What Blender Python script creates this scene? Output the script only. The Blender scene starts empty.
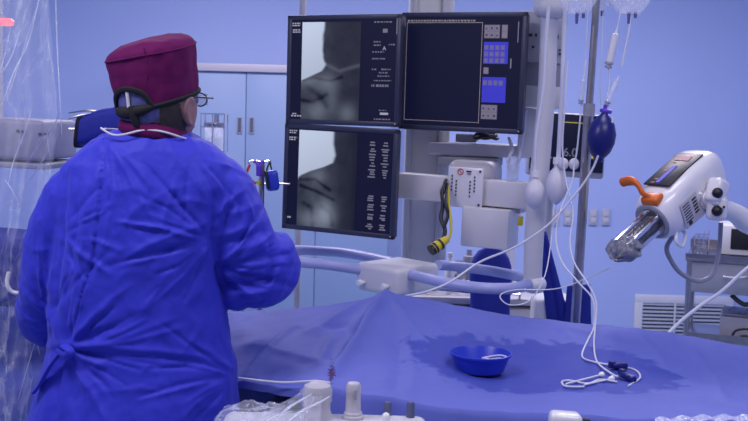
import bpy, bmesh, math, random
import numpy as np
from mathutils import Vector, Matrix, noise
random.seed(7); np.random.seed(7)
R_ = math.radians
COL = bpy.context.scene.collection
SC = bpy.context.scene

# ---------------------------------------------------------------- camera
F = 1040.0
cam_data = bpy.data.cameras.new('camera'); cam = bpy.data.objects.new('camera', cam_data); COL.objects.link(cam)
cam_data.sensor_width = 36; cam_data.lens = F/748*36; cam_data.clip_start = .05; cam_data.clip_end = 60
CAMROT = Matrix.Rotation(R_(85), 3, 'X') @ Matrix.Rotation(R_(1.5), 3, 'Z')
CAMLOC = Vector((0, 0, 1.55))
cam.matrix_world = Matrix.Translation(CAMLOC) @ CAMROT.to_4x4()
SC.camera = cam
cam_data.dof.use_dof = True; cam_data.dof.focus_distance = 2.7; cam_data.dof.aperture_fstop = 9.0
# ---------------------------------------------------------------- world, exposure
w = bpy.data.worlds.new('world'); SC.world = w; w.use_nodes = True
w.node_tree.nodes['Background'].inputs[0].default_value = (.62, .62, .86, 1)
w.node_tree.nodes['Background'].inputs[1].default_value = .26
SC.view_settings.view_transform = 'Standard'; SC.view_settings.look = 'None'
SC.view_settings.gamma = 1; SC.view_settings.use_curve_mapping = False
SC.view_settings.exposure = 0.0
# ---------------------------------------------------------------- ceiling lamps (area lights)
def area(name, loc, sx, sy, power, col=(.86, .78, .88), target=None):
    l = bpy.data.lights.new(name, 'AREA'); l.shape = 'RECTANGLE'; l.size = sx; l.size_y = sy
    l.energy = power; l.color = col
    o = bpy.data.objects.new(name, l); COL.objects.link(o); o.location = loc
    if target:
        d = Vector(target) - Vector(loc); o.rotation_euler = d.to_track_quat('-Z', 'Y').to_euler()
    return o
CEIL = 2.85
LAMPS = [(-1.2, 1.6), (1.2, 1.6), (-.9, 4.9), (1.3, 4.9)]
LPOW = [31, 18, 47, 38]
for (x, y), pw in zip(LAMPS, LPOW):
    area('lamp_light', (x, y, CEIL-.05), 1.1, .5, pw)
area('drape_fill_light', (.75, 3.0, 2.7), .55, .55, 7, target=(.45, 2.7, .9))  # added unseen light, aimed to brighten the right part of the drape

# ---------------------------------------------------------------- helpers
def P(px, py, Y):
    d = CAMROT @ Vector(((px-374)/F, -(py-210.5)/F, -1))
    return CAMLOC + d*(Y/d.y)

def link(o, parent=None):
    COL.objects.link(o)
    if parent is not None: o.parent = parent
    return o
def tag(o, label=None, cat=None, group=None, kind=None):
    if label: o['label'] = label
    if cat: o['category'] = cat
    if group: o['group'] = group
    if kind: o['kind'] = kind
    return o
def empty(name, loc, label, cat, group=None, rot=(0,0,0)):
    o = bpy.data.objects.new(name, None); COL.objects.link(o); o.location = loc; o.rotation_euler = rot
    o.empty_display_size = .05
    # children built in world space are re-expressed relative to the empty in finish()
    return tag(o, label, cat, group)
WORLD_CHILD = []
def put(bm, name, m, parent=None, smooth=True, local=False, angle=40):
    """mesh object; geometry given in world space (or in the parent's space when local)."""
    bmesh.ops.recalc_face_normals(bm, faces=bm.faces)
    me = bpy.data.meshes.new(name)
    if parent is None:
        xs = [v.co for v in bm.verts]
        mn = Vector((min(v.x for v in xs), min(v.y for v in xs), min(v.z for v in xs)))
        mx = Vector((max(v.x for v in xs), max(v.y for v in xs), max(v.z for v in xs)))
        c = Vector(((mn.x+mx.x)/2, (mn.y+mx.y)/2, mn.z))
        bmesh.ops.translate(bm, verts=bm.verts, vec=-c)
    elif not local:
        chain = parent; M = Matrix.Identity(4)
        while chain is not None:
            M = (Matrix.Translation(chain.location) @ chain.rotation_euler.to_matrix().to_4x4()) @ M
            chain = chain.parent
        bm.transform(M.inverted())
    if smooth:
        a = R_(angle)
        for f in bm.faces: f.smooth = True
        for e in bm.edges:
            if len(e.link_faces) == 2 and e.calc_face_angle(0) > a: e.smooth = False
    bm.to_mesh(me); bm.free()
    o = bpy.data.objects.new(name, me)
    if m is not None: me.materials.append(m)
    link(o, parent)
    if parent is None: o.location = c
    return o
def struct(o): o['kind'] = 'structure'; return o
def copy_tree(o, parent=None):
    c = o.copy(); COL.objects.link(c); c.parent = parent
    for ch in list(o.children): copy_tree(ch, c)
    return c

def BM(): return bmesh.new()
def box(bm, c, s, rot=None, bev=0, seg=2):
    r = bmesh.ops.create_cube(bm, size=1)['verts']
    M = Matrix.Translation(Vector(c)) @ (rot.to_4x4() if rot is not None else Matrix.Identity(4)) @ Matrix.Diagonal((s[0], s[1], s[2], 1))
    if bev > 0:
        bmesh.ops.scale(bm, verts=r, vec=s)
        es = list({e for v in r for e in v.link_edges})
        g = bmesh.ops.bevel(bm, geom=es, offset=bev, segments=seg, profile=.5, affect='EDGES')
        vs = set(g['verts']) | {v for v in r if v.is_valid}
        M = Matrix.Translation(Vector(c)) @ (rot.to_4x4() if rot is not None else Matrix.Identity(4))
        bmesh.ops.transform(bm, matrix=M, verts=list(vs))
        return list(vs)
    bmesh.ops.transform(bm, matrix=M, verts=r)
    return r
def loft(bm, rings, cap=True, closed=False):
    R = [[bm.verts.new(p) for p in ring] for ring in rings]
    n = len(R[0]); k = len(R)
    for i in range(k if closed else k-1):
        a, b = R[i], R[(i+1) % k]
        for j in range(n):
            bm.faces.new((a[j], a[(j+1) % n], b[(j+1) % n], b[j]))
    if cap and not closed:
        bm.faces.new(R[0][::-1]); bm.faces.new(R[-1])
    return R
def smooth_path(pts, n=8):
    """Catmull-Rom through pts"""
    pts = [Vector(p) for p in pts]
    if len(pts) < 3 or n <= 1: return pts
    out = []
    for i in range(len(pts)-1):
        p0 = pts[max(i-1, 0)]; p1 = pts[i]; p2 = pts[i+1]; p3 = pts[min(i+2, len(pts)-1)]
        for k in range(n):
            t = k/n
            out.append(.5*((2*p1)+(p2-p0)*t+(2*p0-5*p1+4*p2-p3)*t*t+(-p0+3*p1-3*p2+p3)*t**3))
    out.append(pts[-1]); return out
def tube(bm, pts, r, seg=10, sm=8, closed=False, rr=None, flat=1.0):
    pts = smooth_path(pts, sm) if sm > 1 else [Vector(p) for p in pts]
    n = len(pts); rings = []; up = None
    for i, p in enumerate(pts):
        if closed: t = (pts[(i+1) % n]-pts[(i-1) % n])
        else: t = pts[min(i+1, n-1)]-pts[max(i-1, 0)]
        if t.length < 1e-9: t = Vector((0, 0, 1))
        t.normalize()
        if up is None:
            up = Vector((0, 0, 1)) if abs(t.z) < .9 else Vector((0, 1, 0))
        up = (up - t*up.dot(t))
        if up.length < 1e-6: up = t.orthogonal()
        up.normalize(); s = t.cross(up)
        ra = r if rr is None else np.interp(i/(n-1), np.linspace(0, 1, len(rr)), rr)
        rings.append([p + (s*math.cos(a) + up*math.sin(a)*flat)*ra for a in [2*math.pi*k/seg for k in range(seg)]])
    loft(bm, rings, cap=not closed, closed=closed)
def cyl(bm, p0, p1, r0, r1=None, seg=24):
    tube(bm, [p0, p1], r0, seg, 1, rr=[r0, r0 if r1 is None else r1])
def lathe(bm, base, prof, axis=(0, 0, 1), seg=32, cap=True):
    """prof: list of (height, radius) along axis from base"""
    ax = Vector(axis).normalized(); s = ax.orthogonal().normalized(); u = ax.cross(s)
    base = Vector(base)
    rings = [[base + ax*h + (s*math.cos(a)+u*math.sin(a))*max(r, 1e-4) for a in [2*math.pi*k/seg for k in range(seg)]] for h, r in prof]
    loft(bm, rings, cap)
def ball(bm, c, rad, rot=None, u=20, v=12):
    r = bmesh.ops.create_uvsphere(bm, u_segments=u, v_segments=v, radius=1)['verts']
    s = rad if hasattr(rad, '__len__') else (rad, rad, rad)
    M = Matrix.Translation(Vector(c)) @ (rot.to_4x4() if rot is not None else Matrix.Identity(4)) @ Matrix.Diagonal((s[0], s[1], s[2], 1))
    bmesh.ops.transform(bm, matrix=M, verts=r); return r
def sell(c, a, b, n=32, e=2.0, ax=Vector((1,0,0)), ay=Vector((0,1,0))):
    """superellipse ring"""
    out = []
    for k in range(n):
        t = 2*math.pi*k/n; ct, st = math.cos(t), math.sin(t)
        out.append(Vector(c) + ax*(a*math.copysign(abs(ct)**(2/e), ct)) + ay*(b*math.copysign(abs(st)**(2/e), st)))
    return out
def Rmat(yaw=0, pitch=0, roll=0):
    return Matrix.Rotation(R_(yaw), 3, 'Z') @ Matrix.Rotation(R_(pitch), 3, 'X') @ Matrix.Rotation(R_(roll), 3, 'Y')
def frame(d, up=(0, 0, 1)):
    """3x3 whose Y axis is d, Z close to up"""
    y = Vector(d).normalized(); x = y.cross(Vector(up)).normalized(); z = x.cross(y)
    return Matrix((x, y, z)).transposed()
def text_bm(s, size, M, depth=.0004):
    cu = bpy.data.curves.new('t', 'FONT'); cu.body = s; cu.size = size; cu.extrude = depth
    cu.align_x = 'CENTER'; cu.align_y = 'CENTER'
    o = bpy.data.objects.new('t', cu); COL.objects.link(o)
    bpy.context.view_layer.update()
    dg = bpy.context.evaluated_depsgraph_get()
    me = bpy.data.meshes.new_from_object(o.evaluated_get(dg))
    bm = BM(); bm.from_mesh(me); bm.transform(M)
    bpy.data.objects.remove(o); bpy.data.curves.remove(cu); bpy.data.meshes.remove(me)
    return bm
def add_bm(bm, other):
    me = bpy.data.meshes.new('tmp'); other.to_mesh(me); other.free(); bm.from_mesh(me); bpy.data.meshes.remove(me)
def remesh(bm, voxel, smooth_it=2):
    """voxel union of everything in bm, returns new bmesh"""
    me = bpy.data.meshes.new('tmp'); bmesh.ops.recalc_face_normals(bm, faces=bm.faces); bm.to_mesh(me); bm.free()
    o = bpy.data.objects.new('tmp', me); COL.objects.link(o)
    md = o.modifiers.new('r', 'REMESH'); md.mode = 'VOXEL'; md.voxel_size = voxel; md.adaptivity = 0
    if smooth_it:
        sm = o.modifiers.new('s', 'SMOOTH'); sm.iterations = smooth_it; sm.factor = .5
    bpy.context.view_layer.update(); dg = bpy.context.evaluated_depsgraph_get()
    m2 = bpy.data.meshes.new_from_object(o.evaluated_get(dg))
    nb = BM(); nb.from_mesh(m2)
    bpy.data.objects.remove(o); bpy.data.meshes.remove(me); bpy.data.meshes.remove(m2)
    return nb

# ---------------------------------------------------------------- materials
def mat(name, col, rough=.5, metal=0, emit=None, es=1, var=.06, vscale=8, bump=0, bscale=60, spec=.5, coat=0, sheen=0, sss=0):
    m = bpy.data.materials.new(name); m.use_nodes = True
    nt = m.node_tree; b = nt.nodes['Principled BSDF']
    b.inputs['Roughness'].default_value = rough; b.inputs['Metallic'].default_value = metal
    b.inputs['Specular IOR Level'].default_value = spec
    b.inputs['Coat Weight'].default_value = coat; b.inputs['Sheen Weight'].default_value = sheen
    tc = nt.nodes.new('ShaderNodeTexCoord')
    if var > 0:
        n = nt.nodes.new('ShaderNodeTexNoise'); n.inputs['Scale'].default_value = vscale; n.inputs['Detail'].default_value = 4
        nt.links.new(tc.outputs['Object'], n.inputs['Vector'])
        r = nt.nodes.new('ShaderNodeValToRGB'); e = r.color_ramp.elements
        e[0].position = .3; e[1].position = .7
        e[0].color = tuple(c*(1-var) for c in col)+(1,); e[1].color = tuple(min(c*(1+var), 1) for c in col)+(1,)
        nt.links.new(n.outputs['Fac'], r.inputs['Fac']); nt.links.new(r.outputs['Color'], b.inputs['Base Color'])
    else: b.inputs['Base Color'].default_value = tuple(col)+(1,)
    if emit:
        b.inputs['Emission Color'].default_value = tuple(emit)+(1,); b.inputs['Emission Strength'].default_value = es
    if bump > 0:
        n2 = nt.nodes.new('ShaderNodeTexNoise'); n2.inputs['Scale'].default_value = bscale; n2.inputs['Detail'].default_value = 5
        nt.links.new(tc.outputs['Object'], n2.inputs['Vector'])
        bp = nt.nodes.new('ShaderNodeBump'); bp.inputs['Strength'].default_value = bump; bp.inputs['Distance'].default_value = .01
        nt.links.new(n2.outputs['Fac'], bp.inputs['Height']); nt.links.new(bp.outputs['Normal'], b.inputs['Normal'])
    return m
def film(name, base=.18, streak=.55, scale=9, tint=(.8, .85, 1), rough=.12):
    """clear plastic sheeting: see-through film, glossy, with whiter streaks painted as crease highlights"""
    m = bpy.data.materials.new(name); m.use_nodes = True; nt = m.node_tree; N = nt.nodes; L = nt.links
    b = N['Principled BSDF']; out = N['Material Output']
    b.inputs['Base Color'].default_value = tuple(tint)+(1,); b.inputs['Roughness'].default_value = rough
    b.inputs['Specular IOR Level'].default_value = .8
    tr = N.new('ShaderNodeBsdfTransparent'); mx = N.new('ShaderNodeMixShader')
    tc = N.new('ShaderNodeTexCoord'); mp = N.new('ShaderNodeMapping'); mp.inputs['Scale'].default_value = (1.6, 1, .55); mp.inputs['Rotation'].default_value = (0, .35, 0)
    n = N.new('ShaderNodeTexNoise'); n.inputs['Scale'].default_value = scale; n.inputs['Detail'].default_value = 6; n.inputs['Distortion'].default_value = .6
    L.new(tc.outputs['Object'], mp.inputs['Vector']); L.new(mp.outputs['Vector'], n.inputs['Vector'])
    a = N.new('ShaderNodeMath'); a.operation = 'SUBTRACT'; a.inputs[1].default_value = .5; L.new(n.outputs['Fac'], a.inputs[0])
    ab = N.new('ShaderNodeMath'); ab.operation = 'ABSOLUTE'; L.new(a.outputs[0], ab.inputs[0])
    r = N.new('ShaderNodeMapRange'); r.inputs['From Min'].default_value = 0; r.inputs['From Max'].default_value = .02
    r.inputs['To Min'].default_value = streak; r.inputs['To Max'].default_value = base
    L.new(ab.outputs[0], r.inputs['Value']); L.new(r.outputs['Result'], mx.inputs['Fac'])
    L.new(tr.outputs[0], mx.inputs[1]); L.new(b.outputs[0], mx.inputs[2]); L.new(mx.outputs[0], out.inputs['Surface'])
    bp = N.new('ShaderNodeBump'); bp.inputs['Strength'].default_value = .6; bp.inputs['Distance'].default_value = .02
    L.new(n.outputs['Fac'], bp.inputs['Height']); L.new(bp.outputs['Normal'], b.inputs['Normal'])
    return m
M = {}
M['wall'] = mat('painted_wall', (.42, .52, .86), .75, var=.02, vscale=1.5, bump=.03, bscale=120)
M['ceil'] = mat('ceiling_paint', (.75, .77, .8), .8, var=.02)
M['floor'] = mat('vinyl_floor', (.25, .38, .55), .35, var=.08, vscale=14)
M['cab'] = mat('cabinet_laminate', (.27, .37, .60), .45, var=.015, vscale=3)
M['rail'] = mat('cabinet_trim', (.52, .50, .58), .4, var=.02)
M['gap'] = mat('shadow_gap', (.10, .12, .18), .8, var=0)
M['white'] = mat('white_enamel', (.72, .72, .76), .38, var=.03, vscale=6, bump=.02, bscale=200)
M['offwhite'] = mat('aged_white_plastic', (.55, .54, .60), .45, var=.05, vscale=9)
M['shinywhite'] = mat('glossy_white_casing', (.85, .85, .88), .22, var=.01, coat=.3)
M['grey'] = mat('grey_enamel', (.34, .35, .42), .42, var=.05, vscale=7)
M['bluegrey'] = mat('blue_grey_tube', (.42, .46, .80), .35, var=.04, vscale=6)
M['steel'] = mat('brushed_steel', (.45, .43, .45), .28, 1, var=.1, vscale=30)
M['chrome'] = mat('chrome', (.8, .8, .82), .1, 1, var=.02)
M['black'] = mat('black_plastic', (.012, .012, .02), .4, var=.1, vscale=20)
M['bezel'] = mat('monitor_bezel', (.042, .047, .085), .38, var=.05, vscale=20)
M['screen'] = mat('dark_screen', (.003, .003, .008), .45, spec=.22, emit=(.0045, .0055, .024), es=1, var=0)
M['gown'] = mat('gown_cloth', (.036, .044, .60), .6, var=.04, vscale=5, bump=.10, bscale=60, spec=.30, sheen=.1)
M['gownin'] = mat('dark_blue_cloth', (.014, .026, .32), .7, var=.08, vscale=8, bump=.1, bscale=90)
M['drape'] = mat('blue_plastic_drape', (.130, .162, .54), .6, var=.05, vscale=4, bump=.08, bscale=25, spec=.18)
M['maroon'] = mat('maroon_cotton', (.125, .007, .085), .85, var=.1, vscale=40, bump=.1, bscale=300, spec=.2)
M['trimblack'] = mat('black_binding', (.008, .008, .012), .8, var=.1)
M['denim'] = mat('blue_lining_cloth', (.11, .12, .33), .85, var=.25, vscale=45, bump=.1, bscale=200)
M['skin'] = mat('skin', (.30, .16, .17), .5, var=.07, vscale=25, bump=.05, bscale=200, sss=.1)
M['hair'] = mat('dark_hair', (.03, .022, .022), .6, var=.3, vscale=80, bump=.3, bscale=300)
M['trouser'] = mat('scrub_trousers', (.14, .01, .07), .85, var=.06)
M['glove'] = mat('latex_glove', (.70, .66, .6), .5, var=.05)
M['bowl'] = mat('blue_bowl_plastic', (.022, .05, .55), .35, var=.03)
M['bulb'] = mat('white_rubber_bulb', (.72, .72, .80), .4, var=.03)
M['tubing'] = mat('pale_tubing', (.72, .74, .85), .3, var=.02)
M['navy'] = mat('navy_rubber', (.008, .012, .16), .35, var=.1)
M['yellow'] = mat('yellow_plastic', (.65, .55, .03), .4, var=.05)
M['orange'] = mat('orange_plastic', (.75, .16, .015), .35, var=.04)
M['purple'] = mat('purple_plastic', (.12, .05, .6), .4, var=.05)
M['red'] = mat('red_rubber', (.5, .03, .04), .4, var=.05)
M['ink'] = mat('dark_print', (.03, .03, .05), .6, var=0)
M['redink'] = mat('red_print', (.6, .05, .08), .6, var=0)
M['lamp'] = mat('lamp_diffuser', (.8, .8, .8), .5, var=0, emit=(.7, .74, 1), es=1.2)
M['led'] = mat('red_indicator', (.8, .1, .1), .4, var=0, emit=(1, .12, .16), es=1.6)
M['ui_line'] = mat('screen_line', (.1, .1, .1), .5, var=0, emit=(.19, .16, .19), es=1)
M['ui_text'] = mat('screen_text', (.1, .1, .1), .5, var=0, emit=(.11, .11, .16), es=1)
M['ui_bright'] = mat('screen_bright_text', (.1, .1, .1), .5, var=0, emit=(.30, .30, .38), es=1)
M['ui_grey'] = mat('screen_grey_icon', (.1, .1, .1), .5, var=0, emit=(.10, .085, .13), es=1)
M['ui_blue'] = mat('screen_blue_panel', (.02, .02, .1), .5, var=0, emit=(.028, .026, .46), es=1)
M['ui_yellow'] = mat('screen_yellow', (.1, .1, .02), .5, var=0, emit=(.30, .26, .05), es=1)
M['ui_orange'] = mat('screen_orange', (.1, .03, .02), .5, var=0, emit=(.28, .10, .08), es=1)
M['film'] = film('clear_film', .22, .42, 7)
M['wrap'] = film('grey_wrap', .75, .95, 30, tint=(.22, .23, .30))
M['smoke'] = film('smoky_barrel', .75, .8, 5, tint=(.10, .10, .14), rough=.1)
M['pad'] = mat('shade_black_pad', (.012, .014, .03), .5, var=.1)  # black stands for the shade along the table's side
M['film2'] = film('highlight_film', .5, .9, 22)  # whiter, denser film that paints highlights and glare on plastic
M['haze'] = film('crumpled_film', .34, .9, 30)
M['drip'] = film('drip_plastic', .45, .6, 5, rough=.08)
M['toggle'] = mat('slate_rubber', (.10, .12, .25), .5, var=.05)
M['patch'] = mat('beige_socket', (.50, .50, .58), .5, var=.03)
# wet patch and reddish stain on the drape (marks with a shape of their own)
def drape_material():
    m = M['drape']; nt = m.node_tree; N = nt.nodes; L = nt.links; b = N['Principled BSDF']
    src = b.inputs['Base Color'].links[0].from_socket
    g = N.new('ShaderNodeNewGeometry')
    def blob(c, s, wob, lo, hi, col, prev):
        sub = N.new('ShaderNodeVectorMath'); sub.operation = 'SUBTRACT'; sub.inputs[1].default_value = c
        L.new(g.outputs['Position'], sub.inputs[0])
        sc = N.new('ShaderNodeVectorMath'); sc.operation = 'DIVIDE'; sc.inputs[1].default_value = s
        L.new(sub.outputs[0], sc.inputs[0])
        ln = N.new('ShaderNodeVectorMath'); ln.operation = 'LENGTH'; L.new(sc.outputs[0], ln.inputs[0])
        n = N.new('ShaderNodeTexNoise'); n.inputs['Scale'].default_value = wob[0]; n.inputs['Detail'].default_value = 3
        L.new(g.outputs['Position'], n.inputs['Vector'])
        ma = N.new('ShaderNodeMath'); ma.operation = 'MULTIPLY_ADD'; ma.inputs[1].default_value = wob[1]
        L.new(n.outputs['Fac'], ma.inputs[0]); L.new(ln.outputs['Value'], ma.inputs[2])
        mr = N.new('ShaderNodeMapRange'); mr.inputs['From Min'].default_value = lo; mr.inputs['From Max'].default_value = hi
        mr.inputs['To Min'].default_value = 1; mr.inputs['To Max'].default_value = 0; L.new(ma.outputs[0], mr.inputs['Value'])
        mx = N.new('ShaderNodeMix'); mx.data_type = 'RGBA'; mx.inputs['B'].default_value = col
        L.new(mr.outputs['Result'], mx.inputs['Factor']); L.new(prev, mx.inputs['A'])
        return mx.outputs['Result']
    c = P(545, 362, 2.6)
    out = blob((c.x, c.y, c.z), (.36, .22, 9), (26, .55), 1.17, 1.26, (.060, .084, .43, 1), src)
    c2 = P(332, 371, 2.49)
    out = blob((c2.x, c2.y, c2.z), (.012, 9, .020), (130, 2.2), 1.62, 1.80, (.07, .03, .13, 1), out)
    c3 = P(331, 378, 2.48)
    L.new(out, b.inputs['Base Color'])

# ================================================================ STRUCTURE
YB = 6.8
XL, XR = -3.0, 2.9
bm = BM(); box(bm, ((XL+XR)/2, YB+.1, 1.45), (XR-XL+.4, .2, 3.0)); struct(put(bm, 'wall_back', M['wall']))
bm = BM(); box(bm, (XL-.1, 3.3, 1.45), (.2, 6.8, 3.0)); struct(put(bm, 'wall_left', M['wall']))
bm = BM(); box(bm, (XR+.1, 3.3, 1.45), (.2, 6.8, 3.0)); struct(put(bm, 'wall_right', M['wall']))
bm = BM(); box(bm, ((XL+XR)/2, 2.9, -.05), (XR-XL+.4, 8.2, .1)); struct(put(bm, 'floor', M['floor']))
bm = BM(); box(bm, ((XL+XR)/2, 3.3, CEIL+.1), (XR-XL+.4, 7.0, .1)); struct(put(bm, 'ceiling', M['ceil']))
bm = BM(); box(bm, ((XL+XR)/2, YB-.01, .05), (XR-XL, .02, .1), bev=.004); struct(put(bm, 'baseboard_back', M['offwhite']))

# ceiling lamps
lamp0 = None
LL = ['recessed ceiling light panel near the front left of the room', 'recessed ceiling light panel near the front right of the room',
      'recessed ceiling light panel towards the back left of the room', 'recessed ceiling light panel towards the back right of the room']
for i, (x, y) in enumerate(LAMPS):
    if lamp0 is None:
        lamp0 = empty('ceiling_light', (x, y, CEIL+.05), LL[0], 'light', 'ceiling lights')
        b = BM()
        for sx in (-1, 1): box(b, (x+sx*.6, y, CEIL+.03), (.05, .7, .04), bev=.005)
        for sy in (-1, 1): box(b, (x, y+sy*.325, CEIL+.03), (1.25, .05, .04), bev=.005)
        put(b, 'frame', M['white'], lamp0)
        b = BM(); box(b, (x, y, CEIL+.04), (1.15, .6, .015), bev=.003); put(b, 'diffuser', M['lamp'], lamp0)
    else:
        o = copy_tree(lamp0); o.location = (x, y, CEIL+.05); o['label'] = LL[i]

# ================================================================ back wall: cupboard, sockets, grille
YC = 6.45
def wpx(px, py, Y=YB): return P(px, py, Y)
cz_top = P(246, 64, YC).z; cz_d = P(246, 72, YC).z
cxl = P(150, 100, YC).x; cxr = P(392, 100, YC).x
cup = empty('cupboard', ((cxl+cxr)/2, YC+.17, 0), 'pale blue full-height cupboard with two-leaf doors along the back wall behind the monitors', 'cupboard')
bm = BM(); box(bm, ((cxl+cxr)/2, YC+.18, cz_d/2), (cxr-cxl, .30, cz_d-.01), bev=.004); put(bm, 'body', M['grey'], cup)
bm = BM(); box(bm, ((cxl+cxr)/2, YC+.155, (cz_top+cz_d)/2), (cxr-cxl+.02, .36, cz_top-cz_d), bev=.006); put(bm, 'top_trim', M['rail'], cup)
xs = [cxl, P(246, 100, YC).x, P(318, 100, YC).x, cxr]
hx = [(239.5,), (251.5,), ()]
for i in range(3):
    bm = BM(); box(bm, ((xs[i]+xs[i+1])/2, YC+.015, cz_d/2+.03), (xs[i+1]-xs[i]-.003, .03, cz_d-.062), bev=.004)
    dr = put(bm, 'door', M['cab'], cup)
    for px in hx[i]:
        c = P(px, 125.5, YC-.004)
        bm = BM()
        for sx in (-1, 1): box(bm, (c.x+sx*.013, YC-.003, c.z), (.006, .010, .102), bev=.002)
        for sz in (-1, 1): box(bm, (c.x, YC-.003, c.z+sz*.048), (.032, .010, .006), bev=.002)
        h = put(bm, 'handle', M['grey'], dr)
        bm = BM(); box(bm, (c.x, YC-.0006, c.z), (.024, .006, .094)); put(bm, 'recess', M['gap'], h)

SK = [(554, 'first from the left'), (567.5, 'second from the left'), (593, 'third from the left'), (605.5, 'rightmost')]
sk0 = None
for i, (px, t) in enumerate(SK):
    c = P(px, 217, YB)
    if sk0 is None:
        sk0 = empty('wall_socket', (c.x, YB, c.z), '', 'socket', 'wall sockets in a row on the back wall')
        b = BM(); box(b, (c.x, YB-.008, c.z), (.052, .016, .105), bev=.004); put(b, 'plate', M['patch'], sk0)
        b = BM(); box(b, (c.x, YB-.018, c.z+.02), (.034, .006, .03), bev=.002); box(b, (c.x, YB-.018, c.z-.022), (.034, .006, .03), bev=.002); put(b, 'insert', M['offwhite'], sk0)
        o = sk0
    else:
        o = copy_tree(sk0); o.location = (c.x, YB, c.z)
    o['label'] = 'beige socket on the blue wall, %s of four in a row' % t

# ventilation grille
g0 = P(634.5, 294, YB); gx1 = P(733, 300, YB).x; gz0 = .07
gz1 = g0.z; gx0 = g0.x
vent = empty('vent_grille', ((gx0+gx1)/2, YB, gz0), 'white louvred ventilation grille low on the back wall behind the steel cart', 'vent')
fw = .055
bm = BM()
box(bm, ((gx0+gx1)/2, YB-.012, gz1-fw/2), (gx1-gx0, .024, fw), bev=.006); box(bm, ((gx0+gx1)/2, YB-.012, gz0+fw/2), (gx1-gx0, .024, fw), bev=.006)
box(bm, (gx0+fw/2, YB-.012, (gz0+gz1)/2), (fw, .024, gz1-gz0-.1), bev=.006); box(bm, (gx1-fw/2, YB-.012, (gz0+gz1)/2), (fw, .024, gz1-gz0-.1), bev=.006)
put(bm, 'frame', M['white'], vent)
bm = BM(); box(bm, ((gx0+gx1)/2, YB-.003, (gz0+gz1)/2), (gx1-gx0-.1, .006, gz1-gz0-.1)); put(bm, 'backing', M['gap'], vent)
n = 11
for k in range(n):
    z = gz0+fw+.012 + (gz1-gz0-2*fw-.02)*k/(n-1)
    b = BM(); box(b, ((gx0+gx1)/2, YB-.014, z), (gx1-gx0-2*fw+.004, .003, .012), Rmat(0, 15, 0)); put(b, 'slat', M['white'], vent)
b = BM(); box(b, ((gx0+gx1)/2-.06, YB-.022, (gz0+gz1)/2), (.012, .006, gz1-gz0-2*fw+.006)); put(b, 'divider', M['white'], vent)

# ================================================================ OPERATING TABLE + DRAPE
FRONT = [(-20, 392, 2.72), (60, 388, 2.70), (150, 384, 2.68), (240, 376, 2.56), (300, 384, 2.46), (385, 397, 2.34), (450, 410, 2.24), (550, 415, 2.19), (650, 419, 2.16), (770, 424, 2.14)]
FAR = [(-20, 300, 3.02), (60, 304, 3.0), (150, 308, 2.98), (240, 312, 2.96), (300, 309, 2.95), (345, 303, 2.95), (385, 298, 2.95), (430, 300, 2.95), (500, 313, 2.95), (560, 322, 2.95), (640, 329, 2.95), (700, 338, 2.95), (770, 350, 2.95)]
MID = [(320, 335, 2.72), (375, 325, 2.74), (355, 352, 2.60), (300, 350, 2.64), (410, 312, 2.84), (440, 336, 2.72), (400, 350, 2.62), (420, 378, 2.42), (465, 372, 2.55), (500, 370, 2.6), (500, 345, 2.78), (560, 345, 2.78), (560, 375, 2.55),
       (640, 350, 2.78), (640, 385, 2.5), (720, 365, 2.78), (720, 395, 2.45), (250, 345, 2.72), (560, 398, 2.32), (480, 395, 2.36), (60, 345, 2.84), (150, 345, 2.84)]
def pl(tab, i): return [P(*t)[i] for t in tab]
fx, fy, fz = pl(FRONT, 0), pl(FRONT, 1), pl(FRONT, 2)
ax_, ay_, az_ = pl(FAR, 0), pl(FAR, 1), pl(FAR, 2)
mx_, my_, mz_ = pl(MID, 0), pl(MID, 1), pl(MID, 2)
CX = np.array(fx+ax_+mx_); CY = np.array(fy+ay_+my_); CZ = np.array(fz+az_+mz_)
def tps_k(r2): return np.where(r2 > 1e-12, .5*r2*np.log(np.maximum(r2, 1e-12)), 0)
K = tps_k((CX[:, None]-CX)**2+(CY[:, None]-CY)**2) + 2e-4*np.eye(len(CX))
A = np.zeros((len(CX)+3,)*2); A[:-3, :-3] = K; A[:-3, -3] = 1; A[:-3, -2] = CX; A[:-3, -1] = CY; A[-3, :-3] = 1; A[-2, :-3] = CX; A[-1, :-3] = CY
WT = np.linalg.solve(A, np.concatenate([CZ, [0, 0, 0]]))
def table_z(x, y):
    x = np.asarray(x, float); y = np.asarray(y, float)
    k = tps_k((x[..., None]-CX)**2+(y[..., None]-CY)**2)
    z = k@WT[:-3] + WT[-3] + WT[-2]*x + WT[-1]*y
    return z
def seg_d(px, py, pts):
    """distance to polyline and position along it (0..1), 2D"""
    best = np.full(px.shape, 1e9); tt = np.zeros(px.shape); n = len(pts)-1; side = np.zeros(px.shape)
    for i in range(n):
        a = np.array(pts[i]); b = np.array(pts[i+1]); d = b-a; L2 = (d@d)+1e-12
        t = np.clip(((px-a[0])*d[0]+(py-a[1])*d[1])/L2, 0, 1)
        qx = px-a[0]-t*d[0]; qy = py-a[1]-t*d[1]; dd = np.hypot(qx, qy)
        m = dd < best; best = np.where(m, dd, best); tt = np.where(m, (i+t)/n, tt)
        side = np.where(m, np.sign(d[0]*qy-d[1]*qx), side)
    return best, tt, side
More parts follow.
